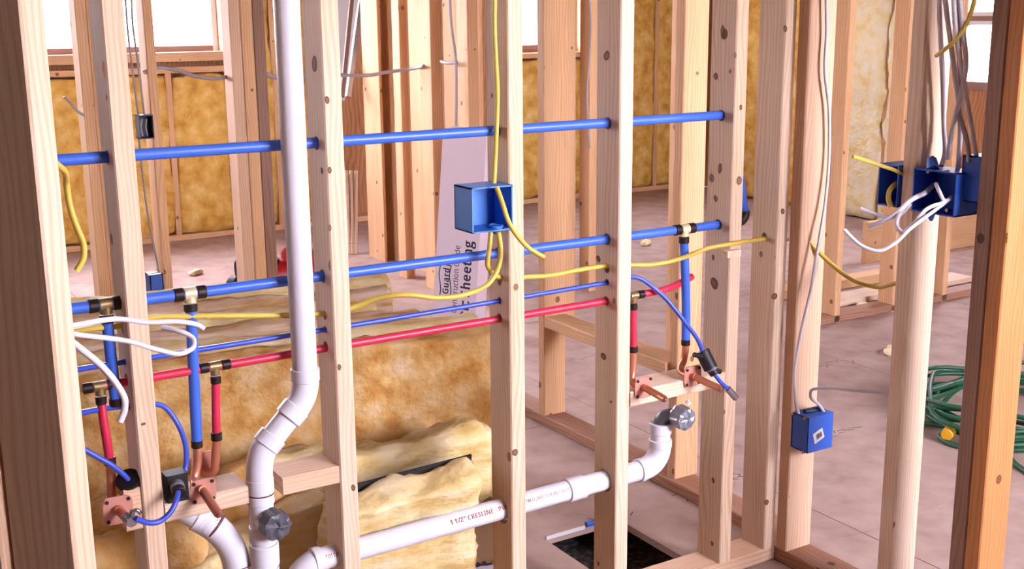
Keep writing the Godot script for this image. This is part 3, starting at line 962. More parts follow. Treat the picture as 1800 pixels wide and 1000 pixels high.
# ------------------------------------------------------------------ plumbing
func plumbing() -> void:
	var zc := -2.145
	var face := Vector3(0, 0, 1)
	# upper blue line
	single("blue_water_pipe", rod(Vector3(-0.2, 1.176, zc), Vector3(1.945, 1.176, zc), 0.0105), M.blue_pipe, "upper blue water pipe running high through all the studs", "pipe")
	# lower blue line with two drops and tees
	var t := thing("blue_water_line", "lower blue water line with tees and drops to copper stubs", "pipe", Vector3(0.9, 0.912, zc))
	var yb := 0.912
	part("pipe", rod(Vector3(-0.2, yb, zc), Vector3(1.975, yb, zc), 0.0105), M.blue_pipe, t)
	part("elbow", elbow(Vector3(1.97, yb, zc), Vector3(1.994, yb + 0.002, zc), Vector3(1.992, yb + 0.026, zc), 0.0125, 14), M.crimp, t)
	part("riser_pipe", rod(Vector3(1.992, yb + 0.022, zc), Vector3(1.964, 1.06, zc), 0.0105), M.blue_pipe, t)
	pex_tee(t, Vector3(0.459, yb, zc), 0.0105, M.brass)
	pex_tee(t, Vector3(0.612, yb, zc), 0.0105, M.brass_bright)
	pex_tee(t, Vector3(1.801, yb, zc), 0.0105, M.brass_bright)
	part("drop_pipe", rod(Vector3(0.459, yb - 0.03, zc), Vector3(0.462, 0.722, zc), 0.0105), M.blue_pipe, t)
	part("end_ring", sleeve(Vector3(0.462, 0.735, zc), Vector3(0.462, 0.720, zc), 0.0125, 16, 0.001), M.crimp, t)
	part("drop_pipe", rod(Vector3(0.612, yb - 0.03, zc), Vector3(0.605, 0.612, zc), 0.0105), M.blue_pipe, t)
	part("drop_pipe", hose([Vector3(1.801, yb - 0.03, zc), Vector3(1.806, 0.82, zc), Vector3(1.812, 0.72, zc), Vector3(1.814, 0.628, zc)], 0.0105, 16), M.blue_pipe, t)
	stub_out(t, Vector3(0.605, 0.612, zc), Vector3(0.593, 0.546, -2.095), Vector3(0.599, 0.520, -2.010), 0.0085, face)
	flange(t, Vector3(0.597, 0.538, -2.099), 0.0245, Vector3.RIGHT, face)
	stub_out(t, Vector3(1.814, 0.626, zc), Vector3(1.795, 0.561, -2.095), Vector3(1.812, 0.548, -2.010), 0.0085, face)
	flange(t, Vector3(1.798, 0.559, -2.099), 0.026, Vector3.RIGHT, face)
	# red line
	t = thing("red_water_line", "red hot water line with tees and drops to copper stubs", "pipe", Vector3(0.9, 0.767, zc))
	var yr := 0.767
	part("pipe", rod(Vector3(0.436, 0.762, zc), Vector3(1.640, yr, zc), 0.0082), M.red_pipe, t)
	pex_tee(t, Vector3(0.436, 0.762, zc), 0.0082, M.brass)
	pex_tee(t, Vector3(0.650, 0.764, zc), 0.0082, M.brass)
	pex_tee(t, Vector3(1.652, 0.769, zc), 0.0082, M.brass)
	part("drop_pipe", hose([Vector3(0.436, 0.73, zc), Vector3(0.437, 0.69, zc + 0.004), Vector3(0.440, 0.64, zc + 0.004), Vector3(0.442, 0.615, zc)], 0.0082, 14), M.red_pipe, t)
	part("drop_pipe", hose([Vector3(0.650, 0.735, zc), Vector3(0.647, 0.69, zc), Vector3(0.645, 0.65, zc), Vector3(0.644, 0.620, zc)], 0.0082, 14), M.red_pipe, t)
	part("drop_pipe", rod(Vector3(1.652, 0.74, zc), Vector3(1.654, 0.636, zc), 0.0082), M.red_pipe, t)
	part("branch_pipe", hose([Vector3(1.675, 0.769, zc), Vector3(1.75, 0.772, zc), Vector3(1.80, 0.778, zc - 0.01), Vector3(1.845, 0.787, zc - 0.02)], 0.0085, 14), M.red_pipe, t)
	stub_out(t, Vector3(0.442, 0.612, zc), Vector3(0.438, 0.541, -2.095), Vector3(0.444, 0.536, -2.045), 0.0085, face)
	flange(t, Vector3(0.439, 0.537, -2.099), 0.0268, Vector3.RIGHT, face)
	stub_out(t, Vector3(1.654, 0.634, zc), Vector3(1.647, 0.560, -2.095), Vector3(1.645, 0.552, -2.010), 0.0085, face)
	flange(t, Vector3(1.649, 0.557, -2.099), 0.026, Vector3.RIGHT, face)
	# its right hand drop on the left bay turns to the back
	var bk := MB.new()
	var bp := bend(Vector3(0.644, 0.56, zc - 0.02), Vector3(0.644, 0.535, zc - 0.02), Vector3(0.628, 0.538, zc - 0.05), 8)
	bp.insert(0, Vector3(0.644, 0.618, zc))
	bk.sweep(bp, flat(0.0085, bp.size()), 14)
	part("copper_stub", bk, M.copper, t)
	part("crimp_ring", sleeve(Vector3(0.644, 0.632, zc), Vector3(0.644, 0.616, zc), 0.0108, 14, 0.001), M.crimp, t)
	flange(t, Vector3(0.632, 0.553, -2.197), 0.026, Vector3.RIGHT, face)
	# chrome stop on the leftmost stub
	t = thing("chrome_stop", "small chrome stop on the leftmost copper stub", "valve", Vector3(0.466, 0.500, -2.03))
	var cs := MB.new()
	cs.sweep([Vector3(0.443, 0.539, -2.050), Vector3(0.447, 0.537, -2.030)], [0.0105, 0.0105], 12)
	cs.sweep([Vector3(0.445, 0.535, -2.035), Vector3(0.451, 0.557, -2.035)], [0.005, 0.005], 10)
	part("body", cs, M.chrome, t)
	part("wing", hose([Vector3(0.450, 0.555, -2.034), Vector3(0.456, 0.558, -2.030), Vector3(0.463, 0.550, -2.030)], 0.0035), M.chrome, t)
	# thin blue tubes
	single("blue_tube", hose([Vector3(-0.1, 0.795, -2.143), Vector3(0.5, 0.801, -2.143), Vector3(0.9, 0.803, -2.143), Vector3(1.3, 0.807, -2.143), Vector3(1.59, 0.811, -2.143), Vector3(1.66, 0.812, -2.143), Vector3(1.711, 0.772, -2.120), Vector3(1.766, 0.698, -2.090), Vector3(1.799, 0.650, -2.080), Vector3(1.817, 0.603, -2.075)], 0.0052), M.blue_tube, "thin blue tube running through the studs and curving into the right black clip", "tube")
	single("blue_tube", hose([Vector3(-0.1, 0.715, -2.143), Vector3(0.3, 0.715, -2.143), Vector3(0.5, 0.714, -2.143), Vector3(0.544, 0.706, -2.140), Vector3(0.567, 0.669, -2.130), Vector3(0.578, 0.617, -2.125), Vector3(0.572, 0.580, -2.120), Vector3(0.560, 0.566, -2.110)], 0.0052), M.blue_tube, "thin blue tube arching down into the left square black clip", "tube")
	single("blue_tube", hose([Vector3(0.543, 0.561, -2.070), Vector3(0.533, 0.551, -2.050), Vector3(0.516, 0.533, -2.040), Vector3(0.494, 0.524, -2.035), Vector3(0.470, 0.531, -2.030), Vector3(0.452, 0.545, -2.025)], 0.0052), M.blue_tube, "thin blue tube looping from the left black clip to the chrome stop", "tube")
	single("blue_tube", hose([Vector3(0.369, 0.678, -2.120), Vector3(0.412, 0.641, -2.120), Vector3(0.438, 0.618, -2.120), Vector3(0.460, 0.592, -2.120), Vector3(0.470, 0.576, -2.120)], 0.0052), M.blue_tube, "thin blue tube dropping into the round black cup at far left", "tube")
	single("blue_tube", hose([Vector3(1.832, 0.571, -2.062), Vector3(1.849, 0.548, -2.055), Vector3(1.872, 0.525, -2.050)], 0.0052), M.blue_tube, "short blue tube end leaving the right black clip", "tube")
	single("tube_tip", hose([Vector3(1.868, 0.528, -2.050), Vector3(1.881, 0.514, -2.047), Vector3(1.892, 0.501, -2.045)], 0.0085), M.chrome, "grey crimped tip on the short blue tube end", "tip")
	# black clips
	t = thing("tube_clip", "black square tube clip on the pine block left of the vent pipe", "clip", Vector3(0.557, 0.53, -2.10))
	var cb := board(0.041, 0.054, 0.034)
	for k in cb.v.size():
		cb.v[k] += Vector3(0.5495, 0.5285, -2.112)
	part("body", cb, M.black, t)
	part("collar", sleeve(Vector3(0.548, 0.561, -2.096), Vector3(0.545, 0.560, -2.078), 0.0135, 20), M.rubber_grey, t)
	part("nose", sleeve(Vector3(0.546, 0.559, -2.080), Vector3(0.544, 0.556, -2.066), 0.0125, 20), M.black, t)
	part("wing", sleeve(Vector3(0.550, 0.549, -2.080), Vector3(0.562, 0.548, -2.078), 0.0075), M.black, t)
	t = thing("tube_clip", "black tube clip on the right pine block beside the copper stub", "clip", Vector3(1.831, 0.581, -2.080))
	part("body", sleeve(Vector3(1.815, 0.623, -2.085), Vector3(1.827, 0.581, -2.065), 0.0175, 20), M.black, t)
	part("collar", sleeve(Vector3(1.825, 0.590, -2.067), Vector3(1.828, 0.578, -2.060), 0.0145, 20), M.rubber_grey, t)
	part("nose", sleeve(Vector3(1.826, 0.582, -2.062), Vector3(1.832, 0.569, -2.055), 0.0125, 20), M.black, t)
	part("wing", sleeve(Vector3(1.836, 0.578, -2.062), Vector3(1.854, 0.570, -2.060), 0.006), M.black, t)
	part("wing", sleeve(Vector3(1.808, 0.612, -2.075), Vector3(1.780, 0.622, -2.075), 0.006), M.black, t)
	t = thing("tube_cup", "round black tube cup on the upright block at far left", "clip", Vector3(0.475, 0.573, -2.12))
	var cup := MB.new()
	var cc: Vector3 = Vector3(0.469, 0.575, -2.125)
	var ca := Vector3(-0.35, 0.80, 0.48).normalized()
	cup.sweep([cc - ca * 0.016, cc - ca * 0.014, cc + ca * 0.008, cc + ca * 0.011, cc + ca * 0.0112], [0.015, 0.019, 0.023, 0.023, 0.018], 20, true, true)
	part("body", cup, M.black, t)
	part("wing", sleeve(cc + Vector3(0.012, 0.0, 0.004), cc + Vector3(0.028, -0.008, 0.004), 0.008), M.black, t)
	# vent stack
	var xv := 0.817
	var zv := -2.108
	var pr := 0.0242
	t = thing("vent_pipe", "white plastic vent stack with offset bends and a grey capped tee", "pipe", Vector3(0.75, 0.0, zv))
	part("upper_pipe", rod(Vector3(xv, 0.73, zv), Vector3(xv, 2.58, zv), pr, 32), M.pvc, t)
	part("coupling", sleeve(Vector3(xv, 0.742, zv), Vector3(xv, 0.716, zv), 0.0282, 32), M.pvc, t)
	var e1 := Vector3(0.8, 0.668, zv)
	part("elbow", elbow(Vector3(xv, 0.718, zv), Vector3(xv, 0.684, zv), Vector3(0.789, 0.657, zv), 0.0262, 28), M.pvc, t)
	part("coupling", sleeve(Vector3(0.797, 0.666, zv), Vector3(0.776, 0.646, zv), 0.0285, 32), M.pvc, t)
	part("offset_pipe", rod(Vector3(0.779, 0.649, zv), Vector3(0.742, 0.612, zv), pr, 32), M.pvc, t)
	part("coupling", sleeve(Vector3(0.746, 0.617, zv), Vector3(0.727, 0.598, zv), 0.0285, 32), M.pvc, t)
	part("elbow", elbow(Vector3(0.730, 0.601, zv), Vector3(0.712, 0.580, zv), Vector3(0.712, 0.535, zv), 0.0262, 28), M.pvc, t)
	part("coupling", sleeve(Vector3(0.712, 0.536, zv), Vector3(0.712, 0.505, zv), 0.0272, 32), M.pvc, t)
	part("glue_line", sleeve(Vector3(0.712, 0.5055, zv), Vector3(0.712, 0.503, zv), 0.0273, 32, 0.0003), M.primer, t)
	part("coupling", sleeve(Vector3(0.712, 0.503, zv), Vector3(0.712, 0.483, zv), 0.0268, 32), M.pvc, t)
	part("lower_pipe", rod(Vector3(0.712, 0.490, zv), Vector3(0.714, 0.0, zv), pr, 32), M.pvc, t)
	var tee := part("tee", sleeve(Vector3(0.712, 0.437, zv), Vector3(0.713, 0.404, zv), 0.0278, 32), M.pvc, t)
	part("coupling", sleeve(Vector3(0.713, 0.398, zv), Vector3(0.713, 0.352, zv), 0.0288, 32), M.pvc, t)
	part("coupling", sleeve(Vector3(0.713, 0.346, zv), Vector3(0.713, 0.29, zv), 0.0275, 32), M.pvc, t)
	part("branch", rod(Vector3(0.713, 0.450, zv), Vector3(0.722, 0.452, zv + 0.035), 0.0235, 24), M.pvc, tee)
	test_cap(t, Vector3(0.722, 0.452, zv + 0.022), Vector3(0.725, 0.450, zv + 0.056), 0.0285, M.cap, 5)
	# left drain
	t = thing("drain_pipe", "white plastic drain bend under the left pine block", "pipe", Vector3(0.66, 0.0, -2.15))
	var zl := -2.135
	part("upper_pipe", rod(Vector3(0.545, 0.505, zl - 0.045), Vector3(0.615, 0.452, zl), pr, 28), M.pvc, t)
	part("elbow", elbow(Vector3(0.600, 0.463, zl - 0.01), Vector3(0.662, 0.418, zl), Vector3(0.664, 0.345, zl), 0.0272, 28), M.pvc, t)
	part("glue_line", sleeve(Vector3(0.6255, 0.445, zl - 0.004), Vector3(0.628, 0.4425, zl - 0.003), 0.0278, 28, 0.0003), M.primer, t)
	part("coupling", sleeve(Vector3(0.593, 0.468, zl - 0.014), Vector3(0.622, 0.447, zl - 0.004), 0.0275, 28), M.pvc, t)
	part("glue_line", sleeve(Vector3(0.664, 0.3555, zl), Vector3(0.664, 0.353, zl), 0.0278, 28, 0.0003), M.primer, t)
	part("lower_pipe", rod(Vector3(0.664, 0.36, zl), Vector3(0.664, 0.0, zl), pr, 28), M.pvc, t)
	# horizontal drain to the right
	t = thing("drain_pipe", "white plastic drain pipe running level through the studs to a grey foil cap", "pipe", Vector3(1.2, 0.0, zc))
	part("elbow", elbow(Vector3(0.775, 0.20, zc), Vector3(0.772, 0.305, zc), Vector3(0.850, 0.3135, zc), 0.0275, 28), M.pvc, t)
	part("coupling", sleeve(Vector3(0.826, 0.313, zc), Vector3(0.842, 0.3135, zc), 0.0285, 28), M.pvc, t)
	part("level_pipe", rod(Vector3(0.83, 0.3132, zc), Vector3(1.70, 0.3285, zc), pr, 32), M.pvc, t)
	part("coupling", sleeve(Vector3(1.462, 0.3235, zc), Vector3(1.510, 0.3245, zc), 0.0285, 32), M.pvc, t)
	part("elbow", elbow(Vector3(1.682, 0.328, zc), Vector3(1.740, 0.330, zc), Vector3(1.741, 0.385, zc), 0.0275, 28), M.pvc, t)
	part("coupling", sleeve(Vector3(1.672, 0.3278, zc), Vector3(1.688, 0.328, zc), 0.0287, 28), M.pvc, t)
	part("coupling", sleeve(Vector3(1.741, 0.376, zc), Vector3(1.741, 0.396, zc), 0.0287, 28), M.pvc, t)
	part("riser", rod(Vector3(1.741, 0.39, zc), Vector3(1.741, 0.425, zc), pr, 28), M.pvc, t)
	part("coupling", sleeve(Vector3(1.741, 0.412, zc), Vector3(1.741, 0.438, zc), 0.0275, 28), M.pvc, t)
	part("elbow", elbow(Vector3(1.741, 0.432, zc), Vector3(1.742, 0.462, zc), Vector3(1.769, 0.460, zc + 0.032), 0.018, 24), M.cap, t)
	test_cap(t, Vector3(1.770, 0.460, zc + 0.026), Vector3(1.772, 0.458, zc + 0.062), 0.028, M.foil, 9)
	part("knob", sleeve(Vector3(1.796, 0.484, zc + 0.03), Vector3(1.803, 0.490, zc + 0.034), 0.0075), M.white_paint, t)
	var lp: Node3D = t.get_node("level_pipe")
	for q in [[1.215, "1 1/2\" CRESLINE - PVC", 0.0145, true], [1.40, "ASTM D 2665 SCH 40 330 PSI AT", 0.0105, false], [0.864, "0970110160", 0.011, false]]:
		var l := text_part(lp, q[1], q[2], M.red_ink, "Droid Sans", q[3])
		var up := deg_to_rad(28.0)
		l.position = Vector3(q[0], 0.3132 + (q[0] - 0.83) * 0.0176, zc) + Vector3(0, sin(up), cos(up)) * (pr + 0.0003) - lp.position - t.position
		l.rotation = Vector3(-up, 0, 0.0176)

# crinkled rubber test cap with a band
func test_cap(t: Node3D, a: Vector3, c: Vector3, r: float, mat: Material, sd: int) -> void:
	var d := (c - a).normalized()
	var side := d.cross(Vector3.UP).normalized()
	var up := side.cross(d)
	var b := MB.new()
	var ns := noise(sd, 0.9, 2)
	var n := 36
	var rings := [[0.0, 0.92], [0.15, 1.0], [0.8, 1.0], [1.0, 0.96], [1.04, 0.7], [1.06, 0.35], [1.07, 0.02]]
	var l := (c - a).length()
	for q in rings:
		for s in n:
			var w := TAU * s / n
			var k := 1.0 + 0.06 * sin(w * 9.0 + sd) * (1.0 if q[0] < 1.01 else 0.3) + 0.05 * ns.get_noise_2d(cos(w) * 3.0, sin(w) * 3.0 + q[0])
			var lift := 0.0
			if q[0] > 1.0:
				lift = 0.0022 * sin(w * 4.0 + q[1] * 5.0 + sd)
			b.vert(a + d * (l * q[0] + lift) + (side * cos(w) + up * sin(w)) * r * q[1] * k, d if q[0] >= 1.0 else (side * cos(w) + up * sin(w)))
	for q in rings.size() - 1:
		for s in n:
			var k := q * n + s
			var e := q * n + (s + 1) % n
			b.tri(k, e, e + n)
			b.tri(k, e + n, k + n)
	# facet normals give the crinkle
	var f := MB.new()
	for q in range(0, b.i.size(), 3):
		var p0 := b.v[b.i[q]]
		var p1 := b.v[b.i[q + 1]]
		var p2 := b.v[b.i[q + 2]]
		var nn := (p2 - p0).cross(p1 - p0).normalized()
		var k := f.vert(p0, nn); f.vert(p1, nn); f.vert(p2, nn)
		f.tri(k, k + 1, k + 2)
	part("test_cap", f, mat, t)

# ------------------------------------------------------------------ wiring
func wiring() -> void:
	var yr := 0.0055
	# yellow cable through the plumbing wall
	single("yellow_cable", hose([Vector3(0.392, 0.868, -2.150), Vector3(0.430, 0.871, -2.145), Vector3(0.495, 0.870, -2.143), Vector3(0.529, 0.876, -2.143), Vector3(0.604, 0.870, -2.140), Vector3(0.734, 0.854, -2.135), Vector3(0.840, 0.840, -2.140), Vector3(0.889, 0.836, -2.143), Vector3(0.940, 0.841, -2.140), Vector3(0.979, 0.857, -2.120), Vector3(1.029, 0.865, -2.090), Vector3(1.101, 0.851, -2.080), Vector3(1.168, 0.850, -2.080), Vector3(1.223, 0.867, -2.080), Vector3(1.251, 0.905, -2.085), Vector3(1.256, 0.949, -2.090), Vector3(1.256, 0.975, -2.100)], yr), M.yellow_cable, "yellow cable running low from the left, sweeping up into the middle blue box", "cable", "")
	single("yellow_cable", hose([Vector3(1.246, 0.971, -2.110), Vector3(1.235, 0.931, -2.100), Vector3(1.231, 0.901, -2.100), Vector3(1.249, 0.879, -2.110), Vector3(1.286, 0.860, -2.135), Vector3(1.325, 0.852, -2.143), Vector3(1.354, 0.851, -2.143), Vector3(1.404, 0.848, -2.140), Vector3(1.482, 0.850, -2.142), Vector3(1.578, 0.850, -2.143), Vector3(1.647, 0.843, -2.143), Vector3(1.704, 0.839, -2.135), Vector3(1.777, 0.849, -2.120), Vector3(1.834, 0.870, -2.095), Vector3(1.896, 0.875, -2.085), Vector3(1.983, 0.870, -2.110), Vector3(2.075, 0.860, -2.143), Vector3(2.140, 0.851, -2.143)], yr), M.yellow_cable, "yellow cable looping from the middle blue box to the corner stud", "cable", "")
	single("yellow_cable", hose([Vector3(2.13, 0.868, -2.07), Vector3(2.141, 0.850, -2.060), Vector3(2.166, 0.812, -2.030), Vector3(2.164, 0.790, -1.980), Vector3(2.158, 0.778, -1.920), Vector3(2.161, 0.777, -1.870), Vector3(2.133, 0.800, -1.800), Vector3(2.133, 0.814, -1.765)], yr), M.yellow_cable, "yellow cable sagging between the corner stud and the next stud at right", "cable", "")
	single("yellow_cable", hose([Vector3(1.269, 2.580, -2.120), Vector3(1.269, 1.465, -2.120), Vector3(1.267, 1.398, -2.120), Vector3(1.269, 1.329, -2.120), Vector3(1.272, 1.260, -2.120), Vector3(1.267, 1.154, -2.120), Vector3(1.261, 1.069, -2.120)], 0.0052), M.yellow_cable, "yellow cable hanging straight down the middle stud into the blue box", "cable", "")
	single("yellow_cable", hose([Vector3(1.232, 1.069, -2.060), Vector3(1.234, 1.036, -2.040), Vector3(1.240, 1.004, -2.030), Vector3(1.256, 0.972, -2.020), Vector3(1.277, 0.946, -2.010), Vector3(1.308, 0.925, -2.000)], 0.0052), M.yellow_cable, "cut yellow cable end hanging out of the middle blue box", "cable", "")
	single("yellow_cable", hose([Vector3(0.16, 1.30, -1.465), Vector3(0.296, 1.229, -1.550), Vector3(0.307, 1.200, -1.600), Vector3(0.309, 1.174, -1.600), Vector3(0.315, 1.147, -1.600), Vector3(0.321, 1.124, -1.600), Vector3(0.319, 1.105, -1.600), Vector3(0.309, 1.090, -1.600)], 0.0042), M.yellow_cable, "yellow cable end dangling beside the big left edge stud", "cable", "")
	var st := thing("cable_staple", "white cable staple holding yellow cable on the knotty stud", "staple", Vector3(1.896, 0.869, -2.095))
	var sb := MB.new()
	sb.box(Vector3(1.885, 0.842, -2.0995), Vector3(1.928, 0.858, -2.083))
	part("block", sb, M.pine, st)
	# loose white cables at left
	single("white_cable", hose([Vector3(0.16, 1.02, -1.465), Vector3(0.287, 1.003, -1.650), Vector3(0.345, 0.972, -1.780), Vector3(0.400, 0.968, -1.800), Vector3(0.446, 0.956, -1.800), Vector3(0.498, 0.949, -1.800), Vector3(0.525, 0.939, -1.800), Vector3(0.532, 0.933, -1.800)], 0.0042), M.white_cable, "upper white cable end pointing right across the second stud", "cable", "loose white cables at left")
	single("white_cable", hose([Vector3(0.16, 1.00, -1.465), Vector3(0.286, 0.997, -1.650), Vector3(0.348, 0.950, -1.800), Vector3(0.422, 0.924, -1.820), Vector3(0.470, 0.898, -1.840), Vector3(0.509, 0.884, -1.850), Vector3(0.531, 0.890, -1.860), Vector3(0.534, 0.900, -1.870), Vector3(0.518, 0.912, -1.880), Vector3(0.493, 0.919, -1.900)], 0.0042), M.white_cable, "white cable bent back in a hairpin loop across the second stud", "cable", "loose white cables at left")
	single("white_cable", hose([Vector3(0.16, 0.98, -1.465), Vector3(0.280, 0.993, -1.620), Vector3(0.336, 0.941, -1.750), Vector3(0.358, 0.916, -1.750), Vector3(0.380, 0.881, -1.750), Vector3(0.390, 0.853, -1.750), Vector3(0.387, 0.835, -1.750), Vector3(0.380, 0.822, -1.750)], 0.0052), M.white_cable, "white cable drooping down in front of the red pipe at left", "cable", "loose white cables at left")
	# middle blue box
	var t := thing("outlet_box", "blue double outlet box on the left face of the middle stud", "outlet box", Vector3(1.23, 0.975, -2.12))
	outlet_box(t, Vector3(1.232, 1.022, -2.115), Vector3.RIGHT, Vector3(0, 0, 1), 0.098, 0.094, 0.075, M.box_light)
	var tb := MB.new()
	tb.sweep([Vector3(1.253, 0.983, -2.100), Vector3(1.253, 0.979, -2.100), Vector3(1.260, 0.965, -2.110), Vector3(1.264, 0.960, -2.115)], [0.019, 0.019, 0.006, 0.002], 4, true, true)
	part("cable_clamp", tb, M.box_light, t)
	# blue boxes on the right wall
	var left := Vector3(-1, 0, 0)
	var along := Vector3(0, 0, 1)
	t = thing("outlet_box", "blue single outlet box with yellow cable, left of the pale right stud", "outlet box", Vector3(2.13, 0.98, -1.79))
	outlet_box(t, Vector3(2.128, 1.034, -1.793), along, left, 0.056, 0.094, 0.075, M.box_blue)
	single("yellow_cable", hose([Vector3(2.130, 1.050, -1.774), Vector3(2.080, 1.070, -1.764), Vector3(2.020, 1.089, -1.768), Vector3(1.950, 1.110, -1.772)], 0.0042), M.yellow_cable, "yellow cable end sticking out left of the single blue box", "cable", "")
	single("yellow_cable", hose([Vector3(2.140, 1.034, -1.798), Vector3(2.100, 1.035, -1.783), Vector3(2.080, 1.021, -1.779), Vector3(2.080, 1.003, -1.779), Vector3(2.080, 0.990, -1.772)], 0.0058), M.yellow_cable, "yellow cable stub curled inside the single blue box", "cable", "")
	t = thing("outlet_box", "open blue double outlet box with loose white cables at right", "outlet box", Vector3(2.13, 0.98, -1.67))
	var sh := outlet_box(t, Vector3(2.122, 1.034, -1.664), along, left, 0.112, 0.094, 0.075, M.box_blue)
	var ear := MB.new()
	ear.sweep([Vector3(2.100, 1.082, -1.682), Vector3(2.110, 1.103, -1.695)], [0.014, 0.010], 4, true, true)
	part("mounting_ear", ear, M.box_blue, t)
	var ear2 := MB.new()
	ear2.sweep([Vector3(2.090, 0.991, -1.672), Vector3(2.090, 0.971, -1.669)], [0.016, 0.004], 4, true, true)
	part("mounting_ear", ear2, M.box_blue, t)
	for q in [[Vector3(2.090, 1.076, -1.688)], [Vector3(2.090, 1.080, -1.642)], [Vector3(2.090, 0.998, -1.676)], [Vector3(2.090, 0.999, -1.632)]]:
		part("screw", rod(q[0], q[0] + Vector3(0.01, 0, 0), 0.004, 10), M.chrome, sh)
	t = thing("outlet_box", "dark blue single box seen from its back, beside the weathered stud", "outlet box", Vector3(2.16, 1.02, -1.585))
	outlet_box(t, Vector3(2.150, 1.068, -1.592), along, Vector3(1, 0, 0), 0.052, 0.098, 0.075, M.box_blue)
	part("nail_tab", sleeve(Vector3(2.120, 1.100, -1.595), Vector3(2.120, 1.095, -1.594), 0.006), M.chrome, t)
	t = thing("outlet_box", "low blue outlet box with barcode label on the pinkish corner stud", "outlet box", Vector3(2.14, 0.33, -2.03))
	var shell_ := outlet_box(t, Vector3(2.141, 0.376, -2.030), along, Vector3(1, 0, 0), 0.058, 0.094, 0.086, M.box_blue)
	var lab := MB.new()
	lab.quad(Vector3(2.114, 0.377, -2.001), Vector3(2.146, 0.389, -2.001), Vector3(2.156, 0.362, -2.001), Vector3(2.123, 0.349, -2.001), Vector2.ZERO, Vector2.ZERO, Vector2.ZERO, Vector2.ZERO, Vector3(0, 0, 1))
	var b0: Vector3 = Vector3(2.123, 0.373, -2.000)
	var b1: Vector3 = Vector3(2.142, 0.380, -2.000)
	var b2: Vector3 = Vector3(2.128, 0.359, -2.000)
	var lm := part("label", lab, M.white_paint, shell_)
	for k in 6:
		var bar := MB.new()
		var c0 := b0.lerp(b1, (k + 0.5) / 6.0)
		var wv := (b1 - b0) * (0.02 + 0.018 * (k % 3))
		var hv := b2 - b0
		bar.quad(c0 - wv, c0 + wv, c0 + wv + hv, c0 - wv + hv, Vector2.ZERO, Vector2.ZERO, Vector2.ZERO, Vector2.ZERO, Vector3(0, 0, 1))
		part("bar", bar, M.ink, lm.get_parent())
	for q in [[Vector3(2.10, 0.420, -2.055)], [Vector3(2.10, 0.420, -2.012)], [Vector3(2.10, 0.331, -2.055)], [Vector3(2.10, 0.331, -2.012)]]:
		part("screw", rod(q[0], q[0] + Vector3(-0.008, 0, 0), 0.0045, 10), M.chrome, shell_)
	part("cable_clamp", sleeve(Vector3(2.115, 0.427, -2.035), Vector3(2.165, 0.427, -2.03), 0.007), M.box_navy, t)
	# white cables at right
	single("white_cable", hose([Vector3(2.130, 2.580, -2.045), Vector3(2.130, 1.466, -2.045), Vector3(2.139, 1.361, -2.045), Vector3(2.139, 1.281, -2.045), Vector3(2.159, 1.186, -2.045), Vector3(2.168, 1.062, -2.045), Vector3(2.157, 0.951, -2.040), Vector3(2.138, 0.869, -2.035), Vector3(2.112, 0.744, -2.030), Vector3(2.081, 0.618, -2.030), Vector3(2.069, 0.532, -2.030), Vector3(2.084, 0.461, -2.035), Vector3(2.113, 0.403, -2.045)], 0.0038), M.white_cable, "long white cable running down the corner stud to the low blue box", "cable", "white cables of the right wall")
	single("white_cable", hose([Vector3(2.191, 0.400, -2.030), Vector3(2.141, 0.447, -2.010), Vector3(2.088, 0.485, -1.990), Vector3(2.072, 0.511, -1.970), Vector3(2.083, 0.521, -1.940), Vector3(2.115, 0.526, -1.880), Vector3(2.146, 0.535, -1.800)], 0.0038), M.white_cable, "white cable curving from the low blue box to the right", "cable", "white cables of the right wall")
	single("white_cable", hose([Vector3(2.140, 1.040, -1.711), Vector3(2.080, 1.030, -1.684), Vector3(2.030, 1.019, -1.679), Vector3(2.000, 0.993, -1.689), Vector3(1.980, 0.974, -1.709), Vector3(1.970, 0.959, -1.733)], 0.0055), M.white_cable, "thick white cable bundle drooping left out of the open double box", "cable", "white cables out of the open box")
	single("white_cable", hose([Vector3(2.030, 1.013, -1.678), Vector3(2.020, 0.991, -1.691), Vector3(2.020, 0.979, -1.713), Vector3(2.000, 0.983, -1.735), Vector3(1.980, 0.995, -1.769)], 0.0042), M.white_cable, "white cable end pointing left from the open double box", "cable", "white cables out of the open box")
	single("white_cable", hose([Vector3(2.130, 1.020, -1.654), Vector3(2.060, 1.018, -1.622), Vector3(2.020, 1.010, -1.625), Vector3(1.980, 0.980, -1.626), Vector3(1.980, 0.960, -1.654), Vector3(1.980, 0.970, -1.668), Vector3(2.000, 0.991, -1.681), Vector3(2.030, 1.006, -1.690)], 0.0045), M.white_cable, "white cable making a small loop below the open double box", "cable", "white cables out of the open box")
	single("white_cable", hose([Vector3(2.120, 1.015, -1.651), Vector3(2.020, 1.006, -1.610), Vector3(1.960, 0.975, -1.616), Vector3(1.920, 0.945, -1.624), Vector3(1.900, 0.931, -1.642), Vector3(1.880, 0.939, -1.670), Vector3(1.860, 0.971, -1.702)], 0.0038), M.white_cable, "white cable making the widest low sweep left of the open double box", "cable", "white cables out of the open box")
	single("white_cable", hose([Vector3(2.090, 1.052, -1.663), Vector3(2.060, 1.041, -1.629), Vector3(2.070, 1.023, -1.624), Vector3(2.090, 1.024, -1.625)], 0.0042), M.white_cable, "short white cable curled in the mouth of the open double box", "cable", "white cables out of the open box")
